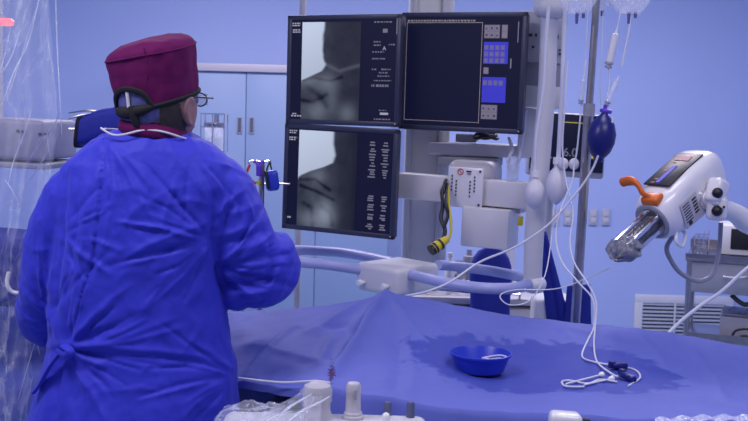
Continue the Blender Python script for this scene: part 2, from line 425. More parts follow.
# folds on the drape: (pixel polyline with depths, amplitude, width, kind)
DF = [([(386, 300, 2.93), (366, 330, 2.75), (345, 362, 2.56), (332, 384, 2.46)], .008, .010, 'r'), ([(392, 302, 2.9), (408, 335, 2.72), (414, 372, 2.47), (410, 395, 2.33)], .005, .010, 'r'),
      ([(296, 322, 2.82), (262, 350, 2.64), (246, 368, 2.55)], .006, .010, 'r'), ([(430, 305, 2.9), (455, 340, 2.72), (452, 380, 2.45)], .004, .012, 'r'), ([(560, 330, 2.9), (590, 352, 2.75), (606, 400, 2.3)], .003, .010, 'r'),
      ([(385, 291, 2.94), (372, 315, 2.8), (352, 352, 2.6), (330, 385, 2.47)], .016, .030, 'r'),
      ([(388, 291, 2.94), (400, 318, 2.82), (425, 350, 2.64), (440, 385, 2.42)], .011, .028, 'r'),
      ([(384, 291, 2.94), (340, 318, 2.83), (300, 335, 2.74)], .012, .030, 'r'),
      ([(400, 300, 2.9), (450, 328, 2.78), (520, 336, 2.80), (600, 338, 2.85)], .008, .03, 's'),
      ([(300, 325, 2.8), (345, 330, 2.76), (360, 350, 2.62)], -.010, .03, 'r'),
      ([(440, 365, 2.56), (460, 385, 2.45), (560, 388, 2.42), (680, 384, 2.5)], .006, .02, 's'),
      ([(395, 330, 2.74), (400, 365, 2.5), (395, 392, 2.36)], -.008, .02, 'r'),
      ([(640, 336, 2.9), (655, 352, 2.78), (668, 368, 2.66)], .004, .02, 'r'),
      ([(610, 330, 2.92), (612, 350, 2.8), (606, 372, 2.6)], .004, .02, 'r'),
      ([(690, 345, 2.9), (715, 372, 2.62), (725, 405, 2.36)], .005, .02, 'r'),
      ([(245, 340, 2.72), (290, 352, 2.62), (340, 372, 2.5)], .006, .018, 'r'),
      ([(330, 340, 2.68), (318, 368, 2.52)], .006, .014, 'r')]
def fold_z(x, y):
    z = np.zeros_like(x)
    for pts, a, wd, kind in DF:
        q = [(P(*p).x, P(*p).y) for p in pts]
        d, t, sd = seg_d(x, y, q)
        tp = np.sin(np.clip(t*.9+.08, 0, 1)*math.pi)**.5
        if kind == 'r': z += 1.6*a*tp*np.exp(-(d/wd)**1.2)
        else: z += a*tp*sd*(1-np.exp(-(d/wd)))*np.exp(-(d/(wd*2.2))**2)
    return z
NX, NT = 300, 74
xs_ = np.linspace(-1.25, 1.28, NX)
bm = BM(); grid = []
FY = np.interp(xs_, fx, fy); AY = np.interp(xs_, ax_, ay_)
cols = []
SKF, SKB = 18, 10
for i, x in enumerate(xs_):
    col = []
    y0, y1 = FY[i], AY[i]
    T = np.linspace(0, 1, NT); yy = y0+(y1-y0)*T; xx = np.full(NT, x)
    zz = table_z(xx, yy) + fold_z(xx, yy)
    zz += np.array([.0055*noise.fractal(Vector((x*9, y*11, 1.3)), 1, 2, 3) for y in yy])
    wav = .014*math.sin(x*31+1.5*math.sin(x*9)) + .008*math.sin(x*67)
    skl = .40*min(1, max(.06, (x+.17)/.10)) if x > -.42 else .40*min(1, max(.06, (-.42-x)/.1))
    for k in range(SKF, 0, -1):      # front skirt
        s = k/SKF
        col.append((x, y0-.018*math.sin(min(s*3, 1)*math.pi/2)-(.015*s-wav*s)*min(1, skl/.2), zz[0]-.004-skl*s**1.3))
    for k in range(NT): col.append((x, yy[k], zz[k]))
    for k in range(1, SKB+1):
        s = k/SKB
        col.append((x, y1+.02*math.sin(min(s*3, 1)*math.pi/2)+wav*s, zz[-1]-.006-.33*s**1.3))
    cols.append(col)
V = [[bm.verts.new(p) for p in c] for c in cols]
for i in range(NX-1):
    for j in range(len(V[0])-1):
        bm.faces.new((V[i][j], V[i+1][j], V[i+1][j+1], V[i][j+1]))
dr = put(bm, 'surgical_drape', M['drape'], angle=180)
tag(dr, 'large light blue plastic surgical drape spread over the operating table with a wet patch', 'drape')
sol = dr.modifiers.new('thickness', 'SOLIDIFY'); sol.thickness = .0025; sol.offset = -1
drape_material()
def TZ(x, y): return float(table_z(np.array([x]), np.array([y]))[0] + fold_z(np.array([x]), np.array([y]))[0]) + .003*0

tb = empty('operating_table', (.2, 2.68, 0), 'operating table hidden under the blue drape, pale metal frame showing at the near side', 'table')
bm = BM(); box(bm, (.475, 2.66, .815), (1.45, .42, .05), bev=.02, seg=3); box(bm, (-.72, 2.84, .70), (.98, .14, .05), bev=.02, seg=3); put(bm, 'tabletop', M['grey'], tb)
bm = BM(); box(bm, (.45, 2.435, .80), (1.36, .02, .035), bev=.004)
for x in (-.15, .4, .9): box(bm, (x, 2.452, .815), (.03, .04, .03))
put(bm, 'side_rail', M['steel'], tb)
bm = BM(); box(bm, (.45, 2.675, .852), (1.30, .38, .036), bev=.012, seg=3); put(bm, 'shade_mattress', M['pad'], tb)  # added pad, coloured black for the shaded slot at the table side
bm = BM(); box(bm, (.4, 2.70, .43), (.30, .26, .79), bev=.03); put(bm, 'column', M['white'], tb)
bm = BM(); box(bm, (.4, 2.70, .045), (.9, .45, .09), bev=.03); put(bm, 'base', M['white'], tb)
bm = BM(); c = P(385, 296, 2.93)
tube(bm, [(c.x-.16, 2.86, .87), (c.x-.1, 2.89, c.z-.07), (c.x, 2.9, c.z-.035), (c.x+.1, 2.89, c.z-.07), (c.x+.16, 2.86, .87)], .008); put(bm, 'screen_frame', M['steel'], tb)

def onz(px, py, dz=.003):
    """point of the drape seen at a pixel (marching along the view ray)"""
    d = CAMROT @ Vector(((px-374)/F, -(py-210.5)/F, -1)); d /= d.y
    lo = 2.0
    for Y in np.linspace(2.1, 3.2, 260):
        p = CAMLOC + d*Y
        if p.z < TZ(p.x, p.y)+dz: break
    return Vector((p.x, p.y, TZ(p.x, p.y)+dz))
# ---- bowl
c = onz(480, 372.5, 0); bz = TZ(c.x, c.y)+.004
bowl = empty('bowl', (c.x, c.y, bz), 'round blue plastic bowl with a clear ring inside, standing on the drape', 'bowl')
k_ = 2.585/F
ro, rb, h = 31*k_, 24*k_, 18.5*k_
bm = BM(); lathe(bm, (c.x, c.y, bz), [(0, rb-.004), (.002, rb), (h-.006, ro-.004), (h-.005, ro), (h, ro+.001), (h+.001, ro-.002), (h-.006, ro-.006), (.006, rb-.004), (.004, rb-.01)], seg=48); put(bm, 'basin', M['bowl'], bowl)
bm = BM(); cc = Vector((c.x+.035, c.y-.01, bz+h-.012)); tube(bm, [cc+Vector((.032*math.cos(a), .028*math.sin(a), .003*math.sin(a*2))) for a in np.linspace(0, 2*math.pi, 28, endpoint=False)], .0022, 8, 1, closed=True)
tube(bm, [cc+Vector((.026*math.cos(a), .022*math.sin(a), -.006+.003*math.sin(a*2))) for a in np.linspace(0, 2*math.pi, 28, endpoint=False)], .0018, 8, 1, closed=True)
tag(put(bm, 'tubing_coil', M['tubing']), 'small loop of clear tubing lying inside the blue bowl', 'tubing')

# ---- table-top lines, clips, connectors
IVY = 3.3
def line(name, pts, r, m, label, cat='tubing', group=None, seg=8):
    b = BM(); tube(b, pts, r, seg, 8); o = put(b, name, m); tag(o, label, cat, group); return o

# ================================================================ MONITOR BOOM (column, crossbar, rails, panels)
boom = empty('equipment_boom', (P(427, 200, 3.85).x, 3.85, P(400, 292, 3.6).z), 'pale grey ceiling-hung equipment boom with column, crossbar and round handrail carrying the monitors', 'equipment boom')
def lean_box(bm, a, b, wx, wy, bev=.01):
    a = Vector(a); b = Vector(b); c = (a+b)/2; d = (b-a)
    z = d.normalized(); x = Vector((0, 1, 0)).cross(z).normalized(); y = z.cross(x)
    Rm = Matrix((x, y, z)).transposed()
    box(bm, c, (wx, wy, d.length), Rm, bev)
bm = BM(); a = P(431.5, 0, 3.9); b_ = P(423, 262, 3.9); top = a + (a-b_)*((2.9-a.z)/(a.z-b_.z))
lean_box(bm, b_, top, .165, .10, .012); put(bm, 'column', M['white'], boom)
bm = BM(); lean_box(bm, P(436, 262, 3.838), P(447, -60, 3.838), .016, .02, .004); lean_box(bm, P(408, 262, 3.838), P(418, -60, 3.838), .01, .02, .003); put(bm, 'column_trim', M['offwhite'], boom)
# crossbar
bm = BM()
a = P(400, 185, 3.70); b_ = P(534, 196, 3.50)
d = b_-a; Rb = frame(d)
box(bm, (a+b_)/2, (.07, d.length, .092), Rb, .01); put(bm, 'crossbar', M['white'], boom)
# shelf bar above
bm = BM(); a = P(436, 148, 3.85); b_ = P(530, 151.5, 3.72); d = b_-a; box(bm, (a+b_)/2, (.2, d.length, .045), frame(d), .008); put(bm, 'shelf', M['white'], boom)
bm = BM(); a = P(441, 160, 3.78); b_ = P(500, 162, 3.72); d = b_-a; box(bm, (a+b_)/2, (.12, d.length, .03), frame(d), .004)
put(bm, 'shelf_bracket', M['grey'], boom)
# rounded white control housing with dotted plate
bm = BM(); c = P(471, 186, 3.62); Rc = Rmat(-28, 0, 1)
box(bm, c+Vector((.015, .02, .012)), (.17, .12, .155), Rc, .03, 4); ch = put(bm, 'control_panel', M['offwhite'], boom)
bm = BM(); cp = P(465.5, 187.5, 3.545); box(bm, cp, (.128, .012, .137), Rc, .006)
plate = put(bm, 'button_plate', M['shinywhite'], ch)
bm = BM()
def on_plate(u, v): return cp + Rc @ Vector((u*.064, -.0075, v*.068))
dots = [(-.75, .55), (-.75, .38), (-.75, .2), (-.75, .02), (-.75, -.15), (-.5, .3), (-.5, .12), (-.5, -.05), (-.5, -.22), (-.5, -.4),
        (.55, .55), (.55, .38), (.55, .2), (.55, .02), (.55, -.15), (.3, .3), (.3, .12), (.3, -.05), (.3, -.22), (.3, -.42)]
for u, v in dots: box(bm, on_plate(u, v), (.0045, .002, .0065), Rc)
for u, v in ((-.85, -.82), (.85, -.82), (.85, .85)): cyl(bm, on_plate(u, v), on_plate(u, v)+Rc@Vector((0, -.003, 0)), .004, seg=10)
box(bm, on_plate(.2, .82), (.018, .002, .005), Rc); box(bm, on_plate(.22, .70), (.014, .002, .003), Rc)
put(bm, 'markings', M['ink'], plate)
bm = BM(); cc = on_plate(-.28, .78); tube(bm, [cc+Rc@Vector((.010*math.cos(t), 0, .010*math.sin(t))) for t in np.linspace(0, 2*math.pi, 18, endpoint=False)], .0016, 6, 1, closed=True)
tube(bm, [cc+Rc@Vector((-.007, 0, .007)), cc+Rc@Vector((.007, 0, -.007))], .0014, 6, 1)
put(bm, 'warning_symbol', M['redink'], plate)
# lower white box
bm = BM(); c = P(491, 227, 3.55); box(bm, c+Vector((0, .02, 0)), (.165, .15, .135), Rmat(-22, 0, 1.5), .006); put(bm, 'junction_box', M['white'], boom)
bm = BM(); c = P(511, 205, 3.6)
box(bm, c, (.10, .10, .05), Rmat(-22), .008); put(bm, 'box_bracket', M['offwhite'], boom)
# vertical tube post + housing above
bm = BM()
ps = [P(550, -10, 3.42), P(546, 100, 3.42), P(535.5, 215, 3.42), P(532.5, 284, 3.42)]
tube(bm, ps, .031, 20, 6, rr=[.028, .029, .033, .030]); post = put(bm, 'post', M['white'], boom)
bm = BM(); c = P(552, 0, 3.42); box(bm, c, (.112, .12, .12), Rmat(0, 0, 2), .035, 4)
c2 = P(552, -80, 3.44); box(bm, c2, (.09, .09, .45), None, .02); put(bm, 'pivot_housing', M['white'], boom)
bm = BM(); box(bm, P(541, 38, 3.55), (.155, .08, .17), Rmat(-8, 0, 2), .008); g = put(bm, 'outlet_panel', M['offwhite'], boom)
bm = BM()
for (px, py, sx, sz) in ((525, 35, .012, .010), (530.5, 35, .012, .010), (536, 35, .008, .010), (557, 37, .010, .013), (560, 50, .009, .004), (560, 54, .009, .006), (533, 47, .008, .008), (525, 52, .01, .003), (526, 57, .012, .004)):
    box(bm, P(px, py, 3.497), (sx, .004, sz), Rmat(-8, 0, 2))
put(bm, 'panel_print', M['ink'], g)
bm = BM(); box(bm, P(539, 74, 3.56), (.15, .07, .085), Rmat(-8, 0, 2), .006); put(bm, 'lower_panel', M['grey'], boom)
bm = BM(); box(bm, P(538, 97, 3.56), (.15, .08, .075), Rmat(-8, 0, 2), .008); box(bm, P(527, 132, 3.62), (.06, .05, .17), Rmat(-8, 0, 2), .008); put(bm, 'cable_guide', M['white'], boom)
# junction box of the handrail (corner towards the camera)
bm = BM(); cb = P(397.5, 277.5, 3.56); Rj = Rmat(-44, 1, 1)
box(bm, cb+Vector((0, 0, .004)), (.20, .22, .098), Rj, .020, 4); jb = put(bm, 'rail_hub', M['white'], boom)
bm = BM(); 
for px, py in ((364, 283), (388, 287)):
    c = P(px, py, 3.50 if px < 370 else 3.425); n_ = Rj@Vector((0, -1, 0)); nn = Rj@Vector((-1, 0, 0))
    nrm = nn if nn.y < 0 and nn.x < 0 else n_
    bm = BM(); lathe(bm, c-Vector((0, -.012, 0)), [(0, .007), (.014, .008), (.018, .012), (.026, .012), (.029, .009)], axis=(-.7, -.7, 0), seg=16); put(bm, 'lock_knob', M['shinywhite'], jb)
# handrails
bm = BM(); tube(bm, [P(404, 273, 3.50), P(425, 278, 3.40), P(452, 284, 3.33), P(482, 288, 3.30), P(508, 288.5, 3.32), P(522, 286.5, 3.36), P(533, 283, 3.42)], .0185, 16, 8); put(bm, 'front_handrail', M['bluegrey'], boom)
bm = BM(); tube(bm, [P(438, 265, 3.66), P(452, 266, 3.72), P(485, 270, 3.72), P(512, 275, 3.66), P(527, 279, 3.55), P(533, 282, 3.44)], .0185, 16, 8); put(bm, 'rear_handrail', M['bluegrey'], boom)
bm = BM(); tube(bm, [P(362, 270, 3.55), P(330, 265, 3.50), P(300, 262, 3.50), P(280, 260, 3.54), P(266, 256, 3.64), P(270, 252, 3.78), P(290, 250, 3.86), P(320, 251, 3.88), P(352, 254, 3.84), P(392, 262, 3.70)], .0185, 16, 8); put(bm, 'left_handrail', M['bluegrey'], boom)
bm = BM(); ball(bm, P(534, 284, 3.42), (.042, .042, .032)); put(bm, 'rail_joint', M['shinywhite'], boom)
# monitor mount plates reaching from column to screens
bm = BM(); lean_box(bm, P(420, 130, 3.83), P(423, 60, 3.83), .12, .03, .004)
a = P(410, 70, 3.82); b_ = P(375, 72, 3.72); tube(bm, [a, b_], .02, 12, 1)
a = P(430, 70, 3.82); b_ = P(450, 72, 3.62); tube(bm, [a, b_], .02, 12, 1)
a = P(412, 190, 3.84); b_ = P(365, 188, 3.70); tube(bm, [a, b_], .02, 12, 1); put(bm, 'mount_arm', M['grey'], boom)

# ---- monitors
def scr_box(bm, u0, v0, u1, v1, w, h, y, t=.0006):
    box(bm, ((u0+u1)/2*w-w/2, y, h/2-(v0+v1)/2*h), (abs(u1-u0)*w, t, abs(v1-v0)*h))
def monitor(loc, yaw, pit, rol, w, h, label):
    e = empty('monitor', loc, label, 'monitor', 'screens on the equipment boom', rot=Rmat(yaw, pit, rol).to_euler())
    bm = BM(); bz = .017
    box(bm, (0, .022, 0), (w-.006, .036, h-.006), None, .008)
    # bezel as a picture-frame ring
    fo = [(-w/2, h/2), (w/2, h/2), (w/2, -h/2), (-w/2, -h/2)]
    for (cx, cz, sx, sz) in ((0, h/2-bz/2, w, bz), (0, -h/2+bz/2, w, bz), (-w/2+bz/2, 0, bz, h), (w/2-bz/2, 0, bz, h)):
        box(bm, (cx, .006, cz), (sx, .016, sz), None, .003)
    case = put(bm, 'casing', M['bezel'], e, local=True)
    bm = BM(); box(bm, (0, .050, 0), (w*.55, .03, h*.5), None, .01); box(bm, (0, .075, 0), (.12, .03, .12), None, .004); put(bm, 'back_cover', M['black'], e, local=True)
    bm = BM(); box(bm, (0, .003, 0), (w-2*bz+.002, .004, h-2*bz+.002)); sc = put(bm, 'screen', M['screen'], e, local=True)
    bm = BM(); cyl(bm, (w/2-.012, -.0025, -h/2+.010), (w/2-.012, -.001, -h/2+.010), .002, seg=10); put(bm, 'power_light', M['ui_bright'], e, local=True)
    return e, sc
def xray(name, sc, w, h, u0, v0, u1, v1, fn, m):
    nx, ny = 110, 150
    bm = BM(); lay = bm.verts.layers.float_color.new('shade')
    vs = []
    for j in range(ny):
        row = []
        for i in range(nx):
            s, t = i/(nx-1), j/(ny-1)
            v = bm.verts.new(((u0+(u1-u0)*s)*w-w/2, .0006, h/2-(v0+(v1-v0)*t)*h))
            g = max(0.0, fn(s, t)); v[lay] = (g*.84, g*.96, g*1.22, 1); row.append(v)
        vs.append(row)
    for j in range(ny-1):
        for i in range(nx-1): bm.faces.new((vs[j][i], vs[j][i+1], vs[j+1][i+1], vs[j+1][i]))
    return put(bm, name, m, sc, local=True)
mx = bpy.data.materials.new('xray_picture'); mx.use_nodes = True; nt = mx.node_tree; b = nt.nodes['Principled BSDF']
b.inputs['Base Color'].default_value = (.01, .01, .02, 1); b.inputs['Roughness'].default_value = .3
at = nt.nodes.new('ShaderNodeVertexColor'); at.layer_name = 'shade'
nt.links.new(at.outputs['Color'], b.inputs['Emission Color']); b.inputs['Emission Strength'].default_value = 1
def sstep(a, b, x):
    t = min(1, max(0, (x-a)/(b-a))); return t*t*(3-2*t)
def curve_dark(s, t, pts, wd):
    best = 9
    for i in range(len(pts)-1):
        a, b = pts[i], pts[i+1]; dx, dy = b[0]-a[0], b[1]-a[1]
        q = min(1, max(0, ((s-a[0])*dx+(t-a[1])*dy)/(dx*dx+dy*dy)))
        best = min(best, math.hypot(s-a[0]-q*dx, (t-a[1]-q*dy)*1.5))
    return math.exp(-(best/wd)**2)
def xray_a(s, t):
    nz = noise.fractal(Vector((s*5, t*8, .3)), 1, 2, 4); nf = noise.fractal(Vector((s*14, t*18, 4.3)), 1, 2, 3)
    # boundary of the bright open field
    bx = np.interp(t, [0, .12, .25, .36, .44, .50, .55, .60], [.40, .37, .36, .38, .43, .36, .18, 0])
    edge = sstep(-.025, .035, bx+.01*nf-s) if t < .62 else 0
    body = .045+.018*nz+.010*nf
    body *= np.interp(s, [0, .35, .7, 1], [.85, .62, .34, .32])
    body += .10*math.exp(-((s-.12)**2/.03+(t-.60)**2/.006)) + .10*math.exp(-((s-.45)**2/.03+(t-.62)**2/.01))
    body += .10*math.exp(-((s-.30)**2/.03+(t-.90)**2/.012)) + .10*math.exp(-((s-.80)**2/.02+(t-.93)**2/.010)) + .05*math.exp(-((s-.55)**2/.01+(t-.8)**2/.02))
    body -= .045*curve_dark(s, t, [(0, .60), (.22, .57), (.5, .60), (.7, .56)], .022)
    body -= .035*curve_dark(s, t, [(.1, .66), (.3, .74), (.45, .86)], .05)
    body -= .04*curve_dark(s, t, [(.0, .80), (.2, .82), (.45, .74)], .035)
    if t > .40: body += .05*curve_dark(s, t, [(.45, .44), (.65, .50), (.98, .44)], .03)
    fld = .64-.25*t-.08*s
    return body*(1-edge)+fld*edge
def xray_b(s, t):
    nz = noise.fractal(Vector((s*5, t*8, 8.3)), 1, 2, 4); nf = noise.fractal(Vector((s*14, t*18, 2.3)), 1, 2, 3)
    bx = np.interp(t, [0, .12, .24, .32, .37, .42, .47, .50], [.60, .60, .64, .60, .44, .22, .06, 0])
    edge = sstep(-.03, .04, bx-s) if t < .52 else 0
    body = .045+.018*nz+.010*nf
    body *= np.interp(s, [0, .4, .7, .9, 1], [.95, .85, .4, .25, .12])
    body += .20*math.exp(-((s-.50)**2/.025+(t-.86)**2/.02)) + .10*math.exp(-((s-.25)**2/.03+(t-.93)**2/.01)) + .08*math.exp(-((s-.35)**2/.03+(t-.47)**2/.006))
    body -= .045*curve_dark(s, t, [(.02, .52), (.3, .50), (.55, .60)], .03)
    body -= .045*curve_dark(s, t, [(.05, .58), (.3, .62), (.62, .70)], .03)
    body -= .04*curve_dark(s, t, [(.42, .78), (.58, .84), (.62, .96)], .04)
    body -= .035*curve_dark(s, t, [(.12, .76), (.25, .80), (.28, 1)], .04)
    fld = .62-.25*t-.08*s
    return body*(1-edge)+fld*edge
W1, H1 = .4285, .3773
m1, s1 = monitor((-.1223, 3.6, 1.7159), -23, .06, .19, W1, H1, 'upper left monitor of the three showing a grey head and shoulder x-ray')
xray('xray_image', s1, W1, H1, .135, .065, .655, .955, xray_a, mx)
W2, H2 = .4385, .3748
m2, s2 = monitor((-.1266, 3.6, 1.3368), -25, .87, 1.38, W2, H2, 'lower left monitor showing a chest and shoulder x-ray, hung below the other two')
xray('xray_image', s2, W2, H2, .135, .055, .655, .955, xray_b, mx)
k3 = 3.53/3.55
W3, H3 = .4547*k3, .4011*k3
m3, s3 = monitor((.2812*k3, 3.53, 1.55+(1.717-1.55)*k3), -27, 1.28, .97, W3, H3, 'right monitor with a nearly black screen and blue icon panels down its right side')
# screen writing: small rows of characters too small to read, kept as short bars, plus the readable A
def dashes(bm, w, h, rows, y=-.0002, seed=1):
    rnd = random.Random(seed)
    for (u0, v, u1, hh) in rows:
        u = u0
        while u < u1:
            l = rnd.uniform(.008, .022); e = min(u+l, u1)
            scr_box(bm, u, v-hh/2, e, v+hh/2, w, h, y); u = e+rnd.uniform(.005, .010)
bm = BM(); dashes(bm, W1, H1, [(.045, .075, .12, .012), (.045, .095, .115, .012), (.05, .135, .12, .012), (.05, .155, .12, .012), (.02+.03, .925, .15, .014), (.06, .905, .10, .01)], seed=3)
put(bm, 'screen_text', M['ui_bright'], s1, local=True)
bm = BM(); dashes(bm, W1, H1, [(.77, .07, .92, .012), (.77, .245, .83, .012), (.77, .275, .83, .012), (.90, .27, .95, .012), (.76, .335, .86, .012), (.76, .395, .87, .012), (.76, .49, .80, .012), (.84, .49, .92, .012), (.82, .52, .90, .012), (.81, .55, .91, .012),
     (.78, .59, .93, .010), (.80, .635, .91, .022), (.76, .635, .785, .022), (.83, .855, .90, .008), (.79, .935, .93, .012)], seed=5)
scr_box(bm, .962, .04, .970, .18, W1, H1, -.003); scr_box(bm, .845, .13, .885, .165, W1, H1, -.0002); put(bm, 'screen_text', M['ui_text'], s1, local=True)
bm = BM(); scr_box(bm, .84, .875, .91, .895, W1, H1, -.0003)
t_ = text_bm('A', .020, Matrix.Translation((W1*.862-W1/2, -.0006, H1/2-.305*H1)) @ Matrix.Rotation(R_(90), 4, 'X'), .0002); add_bm(bm, t_)
put(bm, 'screen_letter', M['ui_bright'], s1, local=True)
bm = BM(); dashes(bm, W2, H2, [(.045, .065, .115, .012), (.045, .085, .11, .012), (.045, .13, .115, .014), (.045, .15, .10, .012), (.05, .885, .085, .016)], seed=9); put(bm, 'screen_text', M['ui_bright'], s2, local=True)
bm = BM(); bm.free(); rnd = random.Random(4)
for (uc) in (.79, .90):
    bm = BM()
    for v in (.13, .155, .19, .21, .24, .265, .29, .32, .345, .38, .40, .42, .445, .62, .64, .66, .70, .72, .745, .79, .815, .83, .88, .90, .92):
        ww = rnd.uniform(.012, .03); scr_box(bm, uc-ww+rnd.uniform(-.01, .01), v-.006, uc+ww, v+.006, W2, H2, -.0002)
    put(bm, 'screen_table', M['ui_text'], s2, local=True)
bm = BM()
for (u0, v0, u1, v1) in ((.045, .084, .66, .089), (.045, .084, .048, .915), (.045, .915, .655, .919), (.656, .084, .660, .925)): scr_box(bm, u0, v0, u1, v1, W3, H3, -.0002)
dashes(bm, W3, H3, [(.05, .070, .60, .014)], seed=6); put(bm, 'window_outline', M['ui_line'], s3, local=True)
bm = BM(); scr_box(bm, .935, .08, .942, .25, W3, H3, -.003); scr_box(bm, .885, .38, .895, .46, W3, H3, -.0002); put(bm, 'screen_text', M['ui_text'], s3, local=True)
for (u0, v0, u1, v1, mm, nu, nv, ic) in ((.675, .105, .795, .215, 'ui_grey', 3, 2, 'ui_text'), (.81, .105, .855, .215, 'ui_grey', 1, 2, 'ui_text'), (.675, .245, .865, .425, 'ui_blue', 4, 3, 'ui_text'), (.68, .455, .72, .51, 'ui_grey', 1, 1, 'ui_text'), (.675, .535, .86, .745, 'ui_blue', 4, 1, 'ui_text'), (.675, .765, .80, .885, 'ui_grey', 3, 2, 'ui_text')):
    b = BM(); scr_box(b, u0, v0, u1, v1, W3, H3, -.0002); pn = put(b, 'icon_panel', M[mm], s3, local=True)
    b = BM(); gv0 = v0+.02 if mm == 'ui_blue' else v0; gu1 = u1-.02 if mm == 'ui_blue' else u1; gv1 = v1 if nv > 1 or mm != 'ui_blue' else v0+.075
    for i in range(nu):
        for j in range(nv):
            a0 = u0+(gu1-u0)*(i+.12)/nu; a1 = u0+(gu1-u0)*(i+.88)/nu; c0 = gv0+(gv1-gv0)*(j+.12)/nv; c1 = gv0+(gv1-gv0)*(j+.88)/nv
            scr_box(b, a0, c0, a1, c1, W3, H3, -.0007)
    put(b, 'icon', mat('screen_icon', (.05, .05, .06), .5, var=0, emit=(.16, .135, .20) if mm == 'ui_grey' else (.09, .075, .28)), pn, local=True)
    if nu > 1:
        b = BM(); rnd = random.Random(int(u0*100+v0*1000))
        for i in range(nu):
            for j in range(nv):
                uc = u0+(gu1-u0)*(i+.5)/nu; vc = gv0+(gv1-gv0)*(j+.5)/nv
                scr_box(b, uc-.008, vc-.010*rnd.random(), uc+.008*rnd.random(), vc+.010, W3, H3, -.0012)
        put(b, 'icon_mark', M['ui_grey'] if mm != 'ui_grey' else M['bezel'], pn, local=True)

# ---- dangling cable with yellow and black plug
c0 = P(444, 186, 3.50)
cabl = empty('connector_cable', tuple(P(437, 250, 3.40)), 'black and yellow cable with a chunky yellow plug hanging from the white crossbar', 'cable')
bm = BM(); tube(bm, [P(446, 180, 3.56), P(442, 190, 3.50), P(443, 205, 3.47), P(441, 218, 3.45), P(445, 230, 3.43), P(443, 240, 3.41)], .007, 10, 8)
tube(bm, [P(447, 184, 3.55), P(445, 200, 3.46), P(448, 215, 3.44), P(443, 228, 3.43)], .006, 10, 8); put(bm, 'black_cable', M['black'], cabl)
bm = BM(); tube(bm, [P(448, 186, 3.54), P(449, 205, 3.46), P(451, 222, 3.43), P(450, 236, 3.41), P(444, 244, 3.40)], .0045, 10, 8); put(bm, 'yellow_wire', M['yellow'], cabl)
bm = BM(); a = P(447, 239, 3.41); b_ = P(433, 249, 3.38); cyl(bm, a, b_, .012, .020); pg = put(bm, 'plug', M['yellow'], cabl)
bm = BM(); d = (b_-a).normalized(); cyl(bm, b_-d*.010, b_+d*.010, .021, .018); cyl(bm, b_-d*.034, b_-d*.028, .020); put(bm, 'plug_ring', M['black'], pg)

# ================================================================ support pole behind the left monitors
bm = BM(); a = P(303, -5, 4.1); b_ = P(297, 300, 4.1); d = (a-b_)/(a.z-b_.z)
cyl(bm, b_-d*(b_.z-.0), a+d*(2.9-a.z), .014); pole = put(bm, 'support_pole', M['offwhite']); tag(pole, 'pale vertical pole behind the two left monitors', 'pole')

# ================================================================ vital signs monitor behind the IV pole
Yv = 4.6
pa, pb = P(530, 112, Yv), P(604.5, 178, Yv)
vc = (pa+pb)/2; vw = pb.x-pa.x; vh = pa.z-pb.z
vm = empty('vital_signs_monitor', tuple(vc), 'black vital signs monitor reading 6.0 behind the two white bulbs and steel pole', 'monitor', rot=Rmat(0, 0, 2).to_euler())
bm = BM(); box(bm, (0, .03, 0), (vw, .07, vh), None, .012, 3); put(bm, 'casing', M['grey'], vm, local=True)
bm = BM(); box(bm, (0, -.007, .010), (vw-.016, .008, vh-.032), None, .003); sc = put(bm, 'screen', M['screen'], vm, local=True)
bm = BM(); t_ = text_bm('6.0', .052, Matrix.Translation((P(570, 152.5, Yv).x-vc.x, -.0115, P(568.5, 152.5, Yv).z-vc.z)) @ Matrix.Rotation(R_(90), 4, 'X'), .0003); add_bm(bm, t_)
for (px, py, sx, sz) in ((556, 162, .008, .006), (551, 158, .006, .010), (561, 142, .02, .003), (589, 133, .012, .003)): 
    q = P(px, py, Yv); box(bm, (q.x-vc.x, -.0115, q.z-vc.z), (sx, .0006, sz))
put(bm, 'reading', M['ui_text'], sc, local=True)
bm = BM(); q = P(574, 122.5, Yv); box(bm, (q.x-vc.x, -.0115, q.z-vc.z), (.115, .0006, .0045))
q = P(595, 154, Yv)
for du, dv in ((-.010, .010), (.010, .010), (-.010, -.010), (.010, -.010)): box(bm, (q.x-vc.x+du, -.0115, q.z-vc.z+dv), (.017, .0006, .015))
put(bm, 'yellow_trace', M['ui_yellow'], sc, local=True)
bm = BM(); q = P(592, 121, Yv); box(bm, (q.x-vc.x, -.0115, q.z-vc.z), (.02, .0006, .005)); put(bm, 'red_alarm', M['ui_orange'], sc, local=True)
bm = BM(); cyl(bm, (-.03, .07, -.02), (-.03, .20, -.02), .02); cyl(bm, (-.03, .19, .02), (-.03, .19, -vc.z+.03), .02); lathe(bm, (-.03, .19, -vc.z), [(0, .18), (.02, .18), (.05, .03)]); put(bm, 'stand', M['grey'], vm, local=True)

# ================================================================ IV pole with bags and lines
pt, pb_ = P(597.5, -12, IVY), P(575.5, 323, IVY)
d = (pt-pb_)/(pt.z-pb_.z); foot = pb_-d*(pb_.z-.06); topp = pt+d*.10
ivs = empty('iv_pole', (foot.x, foot.y, 0), 'slim brushed steel drip stand pole leaning slightly, standing behind the operating table', 'iv pole')
mid = P(589, 110, IVY)
bm = BM(); cyl(bm, foot, mid, .0155, seg=20); put(bm, 'lower_pole', M['steel'], ivs)
bm = BM(); cyl(bm, mid, topp, .0115, seg=20); put(bm, 'upper_pole', M['steel'], ivs)
bm = BM(); cyl(bm, mid-d*.02, mid+d*.02, .0185, seg=20); put(bm, 'collar', M['grey'], ivs)
bm = BM()
for a in range(4):
    an = a*math.pi/2+.4; v = Vector((math.cos(an), math.sin(an), 0))*.085
    tube(bm, [topp, topp+v*.6+Vector((0, 0, .005)), topp+v*1.1+Vector((0, 0, -.01)), topp+v*1.35+Vector((0, 0, .03))], .004)
hooks = put(bm, 'hook_cross', M['steel'], ivs)
